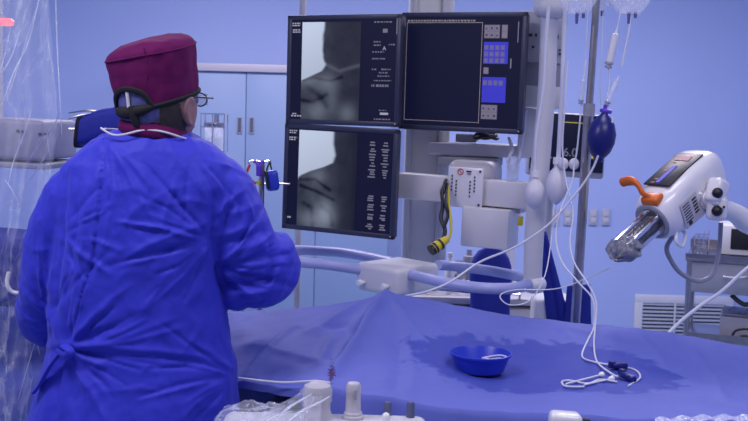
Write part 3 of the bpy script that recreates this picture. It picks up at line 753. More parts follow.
for a in range(5):
    an = a*2*math.pi/5; v = Vector((math.cos(an), math.sin(an), 0))
    b = BM(); tube(b, [foot+Vector((0, 0, .02)), foot+v*.15+Vector((0, 0, .01)), Vector((foot.x, foot.y, .055))+v*.24], .012, 10, 4)
    lg = put(b, 'leg', M['steel'], ivs)
    b = BM(); c = Vector((foot.x, foot.y, .028))+v*.24; cyl(b, c+Vector((-v.y, v.x, 0))*.012, c-Vector((-v.y, v.x, 0))*.012, .027); put(b, 'castor', M['black'], lg)

# fluid bags (only their lower ends show at the top of the picture)
def bag(px, py, Y, wd, label):
    c = P(px, py, Y); e = empty('iv_bag', tuple(c), label, 'fluid bag', 'clear fluid bags at the top of the drip stand')
    b = BM(); rings = []
    for k, t in enumerate(np.linspace(0, 1, 16)):
        z = t*.20; a = wd*(1-.55*(1-min(1, t*3.5))**2); th = .018*math.sin(math.pi*min(1, .12+t*.85))+.003
        r_ = sell(Vector((c.x, c.y, c.z+z)), a, th, 28, 2.4)
        rings.append([p+Vector((0, .004*noise.noise(p*60), .003*noise.noise(p*40))) for p in r_])
    loft(b, rings); put(b, 'pouch', M['haze'], e)
    b = BM(); cyl(b, c+Vector((.0, 0, .006)), c-Vector((0, 0, .03)), .006, .004, seg=12); cyl(b, c+Vector((.02, 0, .006)), c+Vector((.02, 0, -.012)), .005, seg=12); put(b, 'port', M['denim'], e)
    b = BM(); tube(b, [c+Vector((0, 0, .2)), c+Vector((0, 0, .235))], .006, 8, 1); put(b, 'hanger', M['tubing'], e)
    return e
bag(577, 14, 3.26, .062, 'left clear fluid bag hanging beside the white boom housing')
bag(596, 12, 3.36, .055, 'middle clear fluid bag hanging behind the steel pole')
bag(629, 14, 3.28, .068, 'right clear fluid bag with a blue port and a thin dangling tail')

def chamber(name, p0, p1, r, m, label, tiptop=.012):
    p0, p1 = Vector(p0), Vector(p1); d = p1-p0; L = d.length
    e = empty(name, tuple(p1), label, 'drip chamber')
    b = BM(); lathe(b, p0, [(0, .0025), (L*.14, .004), (L*.16, r), (L*.85, r*.95), (L*.88, r*.6), (L, r*.5)], axis=d, seg=18); put(b, 'barrel', m, e)
    b = BM(); lathe(b, p0+d*.86, [(0, r*1.08), (L*.05, r*1.08)], axis=d, seg=18); lathe(b, p0+d*.95, [(0, r*.9), (L*.05, r*.9)], axis=d, seg=18); put(b, 'ring', M['grey'], e)
    return e
chamber('drip_chamber', P(617, 28, 3.27), P(608, 68, 3.27), .0125, M['bulb'], 'white drip chamber hanging right of the steel pole under the fluid bags')
chamber('drip_chamber', P(619, 76, 3.26), P(606, 106, 3.26), .009, M['drip'], 'clear slanting drip chamber above the navy pressure bulb')
chamber('drip_chamber', P(584, 76, 3.24), P(580.5, 104, 3.24), .008, M['drip'], 'small clear drip chamber on a thin line left of the steel pole')
line('drip_line', [P(631, 12, 3.28), P(629, 30, 3.28), P(625, 50, 3.28), P(622, 66, 3.28)], .003, M['tubing'], 'short loose tube dangling from the right fluid bag')
line('drip_line', [P(621, 8, 3.27), P(619, 20, 3.27), P(616.5, 30, 3.27)], .0018, M['tubing'], 'thin line from the fluid bags down to the white drip chamber')
line('drip_line', [P(608, 66, 3.27), P(609, 85, 3.265), P(605, 106, 3.26), P(606, 114, 3.25)], .0018, M['tubing'], 'thin line from the white drip chamber to the navy bulb')
line('drip_line', [P(603, 12, 3.3), P(602, 45, 3.3), P(600, 80, 3.3), P(601, 106, 3.3)], .0013, M['tubing'], 'hair-thin line running down close behind the steel pole')
line('drip_line', [P(588, 12, 3.24), P(586, 45, 3.24), P(584, 78, 3.24)], .0013, M['tubing'], 'thin line feeding the small clear chamber left of the pole')
# navy bulb
e = empty('pressure_bulb', tuple(P(602, 160, 3.22)), 'navy blue rubber pressure bulb hanging right of the steel pole', 'pressure bulb')
b = BM(); a = P(604.5, 113, 3.22); z = P(598, 162, 3.22); L = (z-a).length
lathe(b, a, [(0, .010), (.006, .012), (.012, .020), (L*.22, .036), (L*.42, .0445), (L*.6, .043), (L*.78, .034), (L*.88, .022), (L*.91, .016), (L*.97, .015), (L, .012)], axis=z-a, seg=28); put(b, 'bulb', M['navy'], e)
b = BM(); cyl(b, a-(z-a).normalized()*.025, a+(z-a).normalized()*.004, .006, seg=12); box(b, a+Vector((.004, 0, .006)), (.035, .02, .012), Rmat(0, 0, 10), .003); put(b, 'valve', M['purple'], e)

# two large white bulbs with their lines, and small round clips
def flush(pts_line, top, bot, r, label, rl=.0075):
    e = empty('squeeze_bulb', tuple(P(*bot)), label, 'squeeze bulb', 'white squeeze bulbs on the boom post')
    a = P(*top); z = P(*bot); L = (z-a).length
    b = BM(); lathe(b, a, [(0, .006), (L*.04, .010), (L*.10, .011), (L*.22, r*.68), (L*.42, r*.95), (L*.58, r), (L*.76, r*.88), (L*.9, r*.55), (L*.96, .012), (L, .006)], axis=z-a, seg=28); put(b, 'bulb', M['bulb'], e)
    b = BM(); tube(b, [P(*p) for p in pts_line], rl, 12, 8); put(b, 'hose', M['tubing'], e)
    b = BM(); q = P(*top)+Vector((0, 0, .006)); cyl(b, q+Vector((0, 0, .012)), q-Vector((0, 0, .01)), .0145, .0145, seg=18); put(b, 'collar', M['shinywhite'], e)
    return e
flush([(549, 5, 3.33), (546, 40, 3.33), (543, 90, 3.33), (537, 130, 3.33), (535, 155, 3.33), (534.5, 182, 3.33)], (535, 176, 3.33), (534, 209, 3.33), .034, 'left white rubber squeeze bulb hanging in front of the boom post', .006)
flush([(566, 4, 3.30), (564, 40, 3.30), (562, 90, 3.30), (560, 130, 3.30), (558, 165, 3.30)], (557.5, 163, 3.30), (556, 204, 3.30), .034, 'right white rubber squeeze bulb hanging between the boom post and the steel pole')
def clip(px, py, label):
    c = P(px, py, 3.28); b = BM(); ball(b, c, (.0165, .012, .0185)); e = put(b, 'round_clip', M['bulb']); tag(e, label, 'line clip'); return e
clip(563.5, 164, 'small round white clip touching the neck of the right squeeze bulb')
clip(574, 164, 'small round white clip beside the steel pole below the vital signs reading')
# long white lines down to the drape
T1 = [P(586, 60, 3.25), P(581, 110, 3.24), P(577, 150, 3.24), P(574, 166, 3.24), P(572, 182, 3.22), P(560, 212, 3.2), P(556, 238, 3.18), P(562, 262, 3.1), P(578, 282, 3.02), P(593, 300, 2.97)]
e1 = [onz(594, 326, .006), onz(588, 340), onz(582, 356), onz(592, 362), onz(612, 366), onz(634, 370), onz(640, 378), onz(628, 386)]
line('infusion_line', T1+e1, .0026, M['tubing'], 'white line curving from the drip stand down past the pole to the two navy clips')
T2 = [P(568, 60, 3.28), P(564.5, 110, 3.27), P(562.5, 150, 3.27), P(566, 180, 3.25), P(573, 212, 3.2), P(570, 240, 3.15), P(574, 262, 3.08), P(588, 284, 3.0), P(596, 302, 2.96)]
e2 = [onz(595, 328, .006), onz(594, 345), onz(597, 362), onz(610, 373), onz(618, 377)]
line('infusion_line', T2+e2, .0026, M['tubing'], 'white line running beside the first into the drape near the white-tipped lines')
line('infusion_line', [P(614, 118, 3.2), P(604, 140, 3.2), P(592, 170, 3.2), P(574, 196, 3.2), P(548, 225, 3.2), P(515, 247, 3.2), P(480, 262, 3.19), P(450, 282, 3.15), P(425, 292, 3.08), P(405, 296, 2.99)], .0035, M['tubing'], 'long pale line sloping from the navy bulb down leftward across the boom post')
line('infusion_line', [P(556, 204, 3.30), P(552, 235, 3.28), P(545, 275, 3.1), P(530, 300, 3.05), P(510, 305, 3.0), P(500, 296, 3.05), P(515, 290, 3.1), P(560, 288, 3.15), P(610, 268, 3.1)], .0018, M['tubing'], 'thin looping line between the boom joint and the injector nozzle')
# end pieces on the drape
line('catheter_line', [onz(617, 382), onz(600, 380), onz(588, 384), onz(570, 381), onz(562, 382), onz(566, 387), onz(584, 387)], .0028, M['tubing'], 'short white line looping on the drape left of the navy clips')
def tipped(a, b_, label):
    e = empty('luer_connector', tuple(onz(*a)), label, 'connector', 'white-tipped connectors on the drape')
    b = BM(); p = onz(*a, .007); q = onz(*b_, .004); tube(b, [q, (p+q)/2, p], .0026, 8, 4); put(b, 'tube', M['tubing'], e)
    b = BM(); lathe(b, p-(p-q).normalized()*.006, [(0, .004), (.004, .007), (.012, .0075), (.016, .004)], axis=p-q, seg=16); put(b, 'cap', M['shinywhite'], e)
tipped((601, 375), (566, 384), 'white-capped connector lying highest on the drape beside the navy clips')
tipped((611, 379), (584, 385), 'white-capped connector lying on the drape, just below another one')
def navy_clip(a, b_, label):
    p, q = onz(*a, .010), onz(*b_, .010); d = q-p
    e = empty('tube_clamp', tuple(p), label, 'clamp', 'navy clamps on the drape')
    b = BM(); box(b, (p+q)/2, (.020, d.length, .016), frame(d), .006, 3); put(b, 'body', M['navy'], e)
    b = BM(); box(b, p+Vector((0, 0, .006)), (.012, .018, .012), frame(d), .003); cyl(b, p-d*.2, p, .006, seg=12); put(b, 'lever', M['navy'], e)
navy_clip((612, 366), (627, 366), 'upper navy plastic clamp lying on the drape')
navy_clip((622, 374), (634, 380), 'lower navy plastic clamp lying on the drape at a slant')

# ================================================================ INJECTOR HEAD on its arm
d = Vector((-.68, -.52, -.50)).normalized(); n1 = (Vector((0, 0, 1))-d*d.z).normalized(); s_ = d.cross(n1).normalized()
O = P(672, 202, 3.2)          # barrel centre
inj = empty('contrast_injector', (O.x+.75, O.y+.25, 0), 'white power injector head with orange lever and clear syringe on a jointed white arm', 'injector')
bm = BM(); rings = []
#  t along d (negative = rear), half width (s), half height (n1), superellipse exponent, centre shift n1
prof = [(-.200, .052, .056, 3, .002), (-.195, .066, .070, 3.5, .002), (-.175, .074, .078, 4.5, .002), (-.12, .077, .082, 4.5, .002), (-.06, .077, .084, 4.5, .002), (.02, .075, .080, 4, 0), (.06, .073, .076, 3, 0), (.085, .071, .071, 2.3, -.002), (.10, .067, .068, 2, -.003), (.108, .061, .062, 2, -.003)]
for t, a, b_, e_, sh in prof: rings.append(sell(O+d*t+n1*sh, a, b_, 40, e_, s_, n1))
loft(bm, rings); head = put(bm, 'head', M['shinywhite'], inj, angle=50)
def fr(a, b, c): return O+d*a+s_*b+n1*c        # along, side, normal
Rf = Matrix((s_, d, n1)).transposed()
bm = BM(); box(bm, fr(-.055, .004, .0845), (.096, .19, .006), Rf, .003); dp = put(bm, 'display', M['black'], head)
bm = BM(); box(bm, fr(-.02, .006, .0882), (.014, .10, .0012), Rf); put(bm, 'blue_bar', M['ui_blue'], dp)
bm = BM(); box(bm, fr(-.115, .006, .0882), (.05, .026, .0010), Rf); put(bm, 'reading', mat('injector_reading', (.2, .03, .05), .4, var=0, emit=(.06, .01, .02)), dp)
bm = BM(); 
for q in (-.10, -.05, .0, .02): box(bm, fr(q+.01, .022, .0885), (.012, .005, .0008), Rf)
put(bm, 'reading_text', M['ui_orange'], dp)
# label on the right flank
bm = BM(); box(bm, fr(.015, -.0765, -.012), (.002, .085, .085), Rf, .0008); lb = put(bm, 'label_plate', M['offwhite'], head)
bm = BM()
for k in range(7): box(bm, fr(.034, -.0780, .018-k*.009), (.001, .034, .003), Rf)
for k in range(5): box(bm, fr(-.008, -.0780, .014-k*.011), (.001, .020, .006), Rf)
box(bm, fr(.035, -.078, -.045), (.001, .016, .012), Rf); put(bm, 'label_print', M['ink'], lb)
bm = BM(); lathe(bm, fr(.100, 0, -.003), [(0, .058), (.008, .060), (.012, .056), (.012, .046), (.004, .044)], axis=d, seg=36); put(bm, 'front_ring', M['grey'], inj)
bm = BM(); lathe(bm, fr(.098, 0, -.003), [(0, .045), (.016, .045)], axis=d, seg=30); put(bm, 'socket', M['steel'], inj)
# syringe
sy = fr(.110, 0, -.005)
bm = BM(); lathe(bm, sy, [(0, .030), (.150, .030), (.165, .012), (.180, .008)], axis=d, seg=28); syr = put(bm, 'syringe', M['smoke'], inj)
bm = BM(); lathe(bm, sy+d*.005, [(0, .026), (.06, .026), (.085, .010), (.087, .002)], axis=d, seg=24); put(bm, 'plunger', M['black'], syr)
bm = BM()
for an in (2.5, 1.2, -2.6, -.9): 
    o_ = (s_*math.cos(an)+n1*math.sin(an))*.034; tube(bm, [sy+o_-d*.01, sy+o_+d*.155], .0075, 8, 1)
put(bm, 'pressure_sleeve', M['chrome'], inj)
bm = BM(); rings = []
for k, t in enumerate(np.linspace(0, 1, 20)):
    r0 = .040*math.sin(math.pi*min(1, .28+t*.72))**.45
    c = sy+d*(.115+.080*t)
    rings.append([c+(s_*math.cos(a)*1.35+n1*math.sin(a)*.85)*(r0*(1+.32*noise.noise(Vector((math.cos(a)*3, math.sin(a)*3, t*4)))))+d*.012*noise.noise(Vector((a*2, t*3, 3))) for a in np.linspace(0, 2*math.pi, 40, endpoint=False)])
loft(bm, rings); put(bm, 'crumpled_wrap', M['wrap'], inj)
# orange lever
bm = BM(); tube(bm, [fr(.085, -.002, .068), fr(.100, .008, .092), fr(.092, .024, .116), fr(.085, .050, .124), fr(.085, .088, .116)], .010, 12, 8, rr=[.013, .010, .0095, .012, .016, .015], flat=.8)
box(bm, fr(.088, -.010, .066), (.060, .044, .026), Rf, .008, 3); put(bm, 'lever', M['orange'], inj)
bm = BM(); cyl(bm, fr(.098, -.012, .078), fr(.098, -.012, .083), .004, seg=10); put(bm, 'lever_screw', M['chrome'], inj)
# small white hook below
bm = BM(); tube(bm, [fr(.07, -.05, -.05), fr(.10, -.060, -.072), fr(.085, -.062, -.10), fr(.05, -.055, -.085), fr(.04, -.04, -.066)], .0055, 10, 8); put(bm, 'guard_hook', M['shinywhite'], inj)
# joint and arm
j0 = fr(-.062, -.075, -.018); jd = -s_
bm = BM(); lathe(bm, j0-jd*.005, [(0, .034), (.012, .034), (.014, .028)], axis=jd, seg=28); put(bm, 'swivel_ring', M['chrome'], inj)
bm = BM(); lathe(bm, j0, [(0, .025), (.05, .025), (.056, .020)], axis=jd, seg=28); put(bm, 'swivel', M['shinywhite'], inj)
A0 = j0+jd*.035; A1 = P(719, 184, A0.y+.01)
bm = BM(); lean = A1-A0; box(bm, (A0+A1)/2, (.05, lean.length+.03, .062), frame(lean), .014, 3)
K = P(717, 208, A1.y); box(bm, K, (.062, .06, .075), Rmat(-20), .016, 3); put(bm, 'knuckle', M['shinywhite'], inj)
bm = BM(); 
for q in (P(717.5, 193, A1.y-.036), P(717, 211, A1.y-.030)):
    ball(bm, q, .0165, u=16, v=10)
cyl(bm, P(724, 207, A1.y-.05), P(724, 207, A1.y), .004, seg=8); put(bm, 'black_knob', M['black'], inj)
bm = BM(); E0 = P(712, 203, A1.y+.005); E1 = P(764, 228, A1.y+.10); E2 = Vector((E1.x+.45, E1.y+.25, E1.z-.06))
tube(bm, [E0, P(735, 213, A1.y+.04), E1, E2], .034, 16, 6, rr=[.024, .028, .034, .036, .034], flat=1.0); put(bm, 'arm', M['shinywhite'], inj)
bm = BM(); cyl(bm, (E2.x, E2.y, .05), (E2.x, E2.y, E2.z+.06), .028); cyl(bm, (E2.x, E2.y, E2.z-.06), (E2.x, E2.y, E2.z+.06), .045); put(bm, 'stand_column', M['white'], inj)
bm = BM(); lathe(bm, (E2.x, E2.y, 0), [(0, .27), (.03, .27), (.06, .20), (.08, .04)]); put(bm, 'stand_base', M['white'], inj)
bm = BM(); tube(bm, [fr(.02, -.03, -.07), P(667, 246, 3.22), P(672, 262, 3.22), P(682, 274, 3.23), P(698, 281, 3.25), P(711, 276, 3.27), P(717, 262, 3.28), P(719.5, 245, 3.28), P(721, 222, 3.26)], .0075, 12, 8); put(bm, 'cable', M['grey'], inj)

# ================================================================ STEEL CART at right
BEFORE = {o for o in bpy.data.objects if o.parent is None}
CY0, CY1 = 5.0, 5.42
t0 = P(683, 256, CY0); cxl2 = t0.x-.01; cxr2 = cxl2+.62; ctz = t0.z
cart = empty('steel_cart', ((cxl2+cxr2)/2, (CY0+CY1)/2, 0), 'grey steel instrument cart with a drawer and lower shelf against the right back wall', 'cart')
bm = BM(); box(bm, ((cxl2+cxr2)/2, (CY0+CY1)/2, ctz-.012), (cxr2-cxl2, CY1-CY0, .024), None, .005)
box(bm, ((cxl2+cxr2)/2, CY0+.004, ctz+.004), (cxr2-cxl2, .008, .02)); box(bm, ((cxl2+cxr2)/2, CY1-.004, ctz+.02), (cxr2-cxl2, .008, .05)); put(bm, 'top_shelf', M['steel'], cart)
dz = P(700, 292, CY0).z
bm = BM(); box(bm, ((cxl2+cxr2)/2, (CY0+CY1)/2, (ctz-.026+dz)/2), (cxr2-cxl2-.06, CY1-CY0-.02, ctz-.026-dz), None, .004); dw = put(bm, 'drawer', M['grey'], cart)
bm = BM(); tube(bm, [P(717, 274, CY0+.012), P(719, 275, CY0-.015), P(727, 275.5, CY0-.02), P(736, 275, CY0-.015), P(738, 274, CY0+.012)], .005); put(bm, 'handle', M['offwhite'], dw)
for (x, y) in ((cxl2+.02, CY0+.02), (cxr2-.02, CY0+.02), (cxl2+.02, CY1-.02), (cxr2-.02, CY1-.02)):
    b = BM(); cyl(b, (x, y, .07), (x, y, ctz+.0), .013, seg=16); l = put(b, 'leg', M['steel'], cart)
    b = BM(); cyl(b, (x-.015, y, .04), (x+.015, y, .04), .04); box(b, (x, y, .075), (.04, .04, .02)); put(b, 'castor', M['black'], l)
lz = P(720, 340, CY0).z
bm = BM(); box(bm, ((cxl2+cxr2)/2, (CY0+CY1)/2, lz), (cxr2-cxl2-.02, CY1-CY0-.02, .022), None, .005); box(bm, ((cxl2+cxr2)/2, CY0+.014, lz+.02), (cxr2-cxl2-.06, .008, .03)); put(bm, 'lower_shelf', M['steel'], cart)
bm = BM(); box(bm, ((cxl2+cxr2)/2, (CY0+CY1)/2, .22), (cxr2-cxl2-.02, CY1-CY0-.02, .02), None, .005); put(bm, 'bottom_shelf', M['steel'], cart)
# things on the cart
q = P(703, 253, CY0+.08); dv = empty('bench_device', (q.x+.2, CY0+.21, ctz), 'cream box-shaped device with a black front standing on top of the steel cart', 'device')
dh = P(703, 224, CY0+.08).z-ctz
bm = BM(); box(bm, (q.x+.2, CY0+.22, ctz+.006+dh/2), (.38, .26, dh-.008), None, .008); hs = put(bm, 'housing', M['white'], dv)
bm = BM(); box(bm, (q.x+.22, CY0+.088, ctz+.012+dh/2), (.30, .008, dh-.05), None, .003); put(bm, 'front_panel', M['black'], hs)
bm = BM()
for sx in (-.15, .15):
    for sy in (-.1, .1): cyl(bm, (q.x+.2+sx, CY0+.22+sy, ctz), (q.x+.2+sx, CY0+.22+sy, ctz+.008), .012, seg=12)
put(bm, 'foot', M['black'], dv)
wb = empty('wire_basket', (cxl2+.09, CY0+.12, ctz), 'small chrome wire basket on the left end of the steel cart', 'basket')
bm = BM(); x0, x1, y0, y1 = cxl2+.03, cxl2+.098, CY0+.06, CY0+.20
for z in (.006, .05, .09): tube(bm, [(x0, y0, ctz+z), (x1, y0, ctz+z), (x1, y1, ctz+z), (x0, y1, ctz+z)], .0025, 6, 1, closed=True)
for x in np.linspace(x0, x1, 4):
    for y in (y0, y1): tube(bm, [(x, y, ctz+.005), (x, y, ctz+.09+.025*(x-x0)/(x1-x0))], .002, 6, 1)
for y in np.linspace(y0, y1, 5):
    for x in (x0, x1): tube(bm, [(x, y, ctz+.005), (x, y, ctz+.09)], .002, 6, 1)
put(bm, 'wire_frame', M['chrome'], wb)
q = P(706, 338, CY0+.06); bh = P(706, 315, CY0+.06).z-(lz+.011)
db = empty('supply_box', (q.x+.22, CY0+.2, lz+.011), 'white low box of supplies on the lower shelf of the steel cart', 'box')
bm = BM(); box(bm, (q.x+.22, CY0+.22, lz+.013+bh/2), (.42, .26, bh), None, .006); put(bm, 'carton', M['offwhite'], db)
bm = BM(); box(bm, (q.x+.22, CY0+.22, lz+.013+bh+.006), (.40, .24, .01), Rmat(0, 0, 1), .003); put(bm, 'lid', M['grey'], db)
bm = BM(); z = lz+.013+bh+.012
tube(bm, [(q.x+.05+.3*k/14, CY0+.16+.03*math.sin(k*2.1), z+.012+.012*math.sin(k*1.7)) for k in range(15)], .004, 8, 4)
tag(put(bm, 'coiled_lead', M['bluegrey']), 'pale coiled lead lying on the white box on the cart', 'lead')
bm = BM(); tube(bm, [P(722, 338, CY0+.03), P(726, 328, CY0+.02), P(738, 325, CY0+.015), P(750, 328, CY0+.02), P(760, 333, CY0+.03), P(748, 334, CY0+.02), P(734, 332, CY0+.015), P(728, 337, CY0+.03)], .006, 8, 6)
tag(put(bm, 'black_cable', M['black']), 'loose black cable looped on the lower cart shelf in front of the white box', 'cable')
bm = BM(); tube(bm, [(cxr2-.40, CY0+.05, dz-.008), (cxr2-.34, CY0+.03, dz-.045), (cxr2-.28, CY0+.03, dz-.03), (cxr2-.24, CY0+.03, dz-.07), (cxr2-.15, CY0+.04, dz-.03), (cxr2-.1, CY0+.05, dz-.006)], .012, 8, 6)
tag(put(bm, 'black_cable', M['black']), 'black cable bundle hanging just below the cart drawer', 'cable')
PIV = Vector((P(683, 256, 5.0).x, 5.0, 0)); RC = Matrix.Rotation(R_(-20), 3, 'Z')
for o in [o for o in bpy.data.objects if o.parent is None and o not in BEFORE]:      # the cart stands turned a little towards the table
    l = Vector(o.location)-PIV; o.location = PIV+RC@l+Vector((.022, 0, 0)); o.rotation_euler.z += R_(-20)
# pale hose sloping from lower left to right edge
line('pale_hose', [P(664, 338, 3.05), P(680, 322, 3.1), P(700, 306, 3.15), P(722, 291, 3.2), P(745, 270, 3.3), P(775, 246, 3.4)], .0055, M['tubing'], 'pale hose rising from behind the drape to the right edge in front of the cart', 'hose')

# ================================================================ trolley and blue covered chair behind the boom
TY0, TY1 = 4.25, 4.75
a = P(400, 296, TY0); b_ = P(574, 300, TY0); tz = (a.z+b_.z)/2
tro = empty('supply_trolley', ((a.x+b_.x)/2, (TY0+TY1)/2, 0), 'pale long supply trolley cluttered with fittings behind the boom handrails', 'trolley')
bm = BM(); box(bm, ((a.x+b_.x)/2, (TY0+TY1)/2, tz-.015), (b_.x-a.x, TY1-TY0, .03), None, .01); put(bm, 'top', M['offwhite'], tro)
bm = BM(); box(bm, ((a.x+b_.x)/2, (TY0+TY1)/2, tz-.17), (b_.x-a.x-.06, TY1-TY0-.04, .25), None, .01); put(bm, 'drawer_body', M['white'], tro)
for x in (a.x+.06, b_.x-.06):
    for y in (TY0+.05, TY1-.05):
        b = BM(); cyl(b, (x, y, 0), (x, y, tz-.28), .014, seg=12); put(b, 'leg', M['steel'], tro)
bm = BM(); tube(bm, [P(402, 286, TY0-.01), P(470, 292, TY0-.01), P(520, 294, TY0-.01)], .007, 8, 2); cyl(bm, P(402, 286, TY0-.01), (a.x+.01, TY0+.02, tz-.01), .006); cyl(bm, P(520, 294, TY0-.01), (P(520, 294, TY0).x, TY0+.02, tz-.01), .006); put(bm, 'rail', M['chrome'], tro)
rc2 = random.Random(5)
for i_, (px_, lbl) in enumerate(((412, 'grey lead heaped on the left end of the trolley'), (432, 'dark thin lead coiled on the trolley under the yellow plug'), (456, 'pale lead tangled in front of the steel valves'))):
    q0 = P(px_, 292, TY0+.08); b = BM(); ph = i_*1.3
    tube(b, [(q0.x+.045*math.cos(k*1.1+ph)+.004*k, TY0+.08+.04*math.sin(k*1.1+ph), tz+.008+.004*k) for k in range(13)], .0045, 8, 6)
    tag(put(b, 'coiled_lead', (M['grey'], M['black'], M['tubing'])[i_]), lbl, 'lead')
b = BM(); q0 = P(421, 290, TY0+.25); box(b, (q0.x, q0.y, tz+.03), (.12, .10, .06), bev=.006); tag(put(b, 'instrument_tray', M['steel']), 'small steel tray on the trolley behind the heaped leads', 'tray')
# white cabinet wing at right of post
bm = BM(); c = P(556, 300, 4.12); box(bm, (c.x+.01, 4.1, c.z/2+.01), (.21, .16, c.z+.02), None, .02, 3); o = put(bm, 'pedestal', M['white']); tag(o, 'plain white rounded pedestal right of the boom post', 'pedestal')
def small(name, px, py, Y, prof, m, label, cat):
    c = P(px, py, Y); b = BM(); lathe(b, (c.x, c.y, tz), prof, seg=20); tag(put(b, name, m), label, cat)
small('bottle', 450, 262, 4.40, [(0, .022), (.10, .022), (.125, .010), (.15, .010), (.152, .012), (.165, .012)], M['white'], 'small white bottle standing below the yellow plug', 'bottle')
small('valve', 460, 262, 4.42, [(0, .016), (.05, .016), (.055, .028), (.07, .028), (.075, .012), (.11, .012), (.115, .022), (.13, .022)], M['steel'], 'small steel valve beside the white bottle on the trolley', 'valve')
small('valve', 469, 262, 4.46, [(0, .02), (.11, .02), (.115, .026), (.145, .026), (.15, .012), (.175, .012)], M['grey'], 'grey valve body standing left of the blue backrest', 'valve')
small('canister', 503, 262, 4.50, [(0, .05), (.16, .05), (.19, .038), (.24, .038), (.26, .045), (.30, .045), (.33, .03)], M['white'], 'white canister with a narrow neck right of the blue backrest', 'canister')
# blue padded backrest
bk = empty('padded_stool', (P(492, 280, 4.06).x, 4.05, 0), 'dark blue padded chair with a rounded backrest behind the handrails', 'chair')
bm = BM(); rings = []
top = P(493, 246, 4.05); botz = .52
for t in np.linspace(0, 1, 22):
    z = botz+(top.z-botz)*t; wd = .082*(1-max(0, (t-.72)/.28)**2.6)**.5 + .001 if t > .72 else .082
    xc = P(491, 300, 4.05).x + (top.x-P(491, 300, 4.05).x)*t
    wd *= 1+.10*math.sin(t*9)*.4
    rings.append(sell(Vector((xc, 4.05+.05*t, z)), wd, .034*min(1, .25+(1-t)*4), 28, 3))
loft(bm, rings); put(bm, 'backrest', M['gownin'], bk)
bm = BM(); lathe(bm, (bk.location.x, 3.92, .46), [(0, .16), (.02, .18), (.06, .18), (.075, .15)]); put(bm, 'seat', M['gownin'], bk)
bm = BM(); cyl(bm, (bk.location.x, 3.92, .04), (bk.location.x, 3.92, .47), .025); tube(bm, [(bk.location.x, 3.95, .47), (bk.location.x, 4.07, .46), (bk.location.x, 4.085, .6)], .012); put(bm, 'support', M['chrome'], bk)
bm = BM(); lathe(bm, (bk.location.x, 3.92, 0), [(0, .22), (.02, .22), (.05, .04)]); put(bm, 'base', M['black'], bk)
# blue cloth hanging behind the post
def cloth_sheet(name, quad, Y, m, label, cat, amp=.006):
    bm = BM(); n, k = 26, 30; V = []
    (x0, y0), (x1, y1), (x2, y2), (x3, y3) = quad
    for j in range(k):
        t = j/(k-1); row = []
        for i in range(n):
            s = i/(n-1)
            px = (x0+(x1-x0)*s)*(1-t)+(x3+(x2-x3)*s)*t; py = (y0+(y1-y0)*s)*(1-t)+(y3+(y2-y3)*s)*t
            p = P(px, py, Y); p.y += amp*math.sin(s*14+t*2)*(.3+t)+amp*.5*noise.noise(p*12)
            row.append(bm.verts.new(p))
        V.append(row)
    for j in range(k-1):
        for i in range(n-1): bm.faces.new((V[j][i], V[j][i+1], V[j+1][i+1], V[j+1][i]))
    o = put(bm, name, m, angle=180); s_m = o.modifiers.new('thickness', 'SOLIDIFY'); s_m.thickness = .006
    tag(o, label, cat); return o
cloth_sheet('blue_cloth', [(536, 228), (546, 232), (592, 400), (556, 400)], 4.008, M['gownin'], 'dark blue cloth hanging in a slanting strip behind the boom post', 'cloth')
cloth_sheet('blue_cloth', [(567, 286), (590, 284), (594, 400), (556, 400)], 3.995, M['gownin'], 'dark blue cloth hanging low beside the foot of the steel pole', 'cloth')
# small pump clutter between shelf and junction box
bm = BM(); c = P(467, 138, 3.80); box(bm, c, (.075, .09, .03), Rmat(-10), .004); tag(put(bm, 'paper_box', M['grey']), 'flat grey box lying on the boom shelf under the right monitor', 'box')
bm = BM(); c = P(486, 137.5, 3.74); tube(bm, [c+Vector((.042*math.cos(t), .03*math.sin(t), .004*math.sin(3*t))) for t in np.linspace(0, 2*math.pi, 24, endpoint=False)], .006, 8, 1, closed=True)
tube(bm, [c+Vector((.036*math.cos(t), .026*math.sin(t), .010+.004*math.sin(2*t))) for t in np.linspace(0, 2*math.pi, 24, endpoint=False)], .006, 8, 1, closed=True)
tag(put(bm, 'coiled_cable', M['black']), 'coil of black cable on the boom shelf under the right monitor', 'cable')
bm = BM(); tube(bm, [P(509, 138, 3.60), P(512, 150, 3.56), P(508, 162, 3.55), P(513, 172, 3.53), P(519, 160, 3.54), P(522, 140, 3.56), P(526, 110, 3.56)], .006, 10, 8)
tag(put(bm, 'clear_hose', M['tubing']), 'pale hose looped from the outlet panel down to the crossbar', 'hose')
bm = BM(); c = P(513, 168, 3.52); lathe(bm, c-Vector((0, 0, .045)), [(0, .012), (.01, .02), (.05, .021), (.07, .012), (.085, .010)]); tag(put(bm, 'filter_bottle', M['drip']), 'small clear plastic bottle at the end of the boom crossbar', 'bottle')
bm = BM(); c = P(520.5, 221, 3.50); box(bm, c, (.018, .006, .032), Rmat(-15, 0, 3), .002); tag(put(bm, 'yellow_tag', M['yellow']), 'small yellow tag hanging left of the boom post', 'tag')
bm = BM(); tube(bm, [P(521, 208, 3.5), P(520.5, 218, 3.5)], .0015, 6, 1); tag(put(bm, 'tag_string', M['tubing']), 'short string holding the yellow tag', 'string')

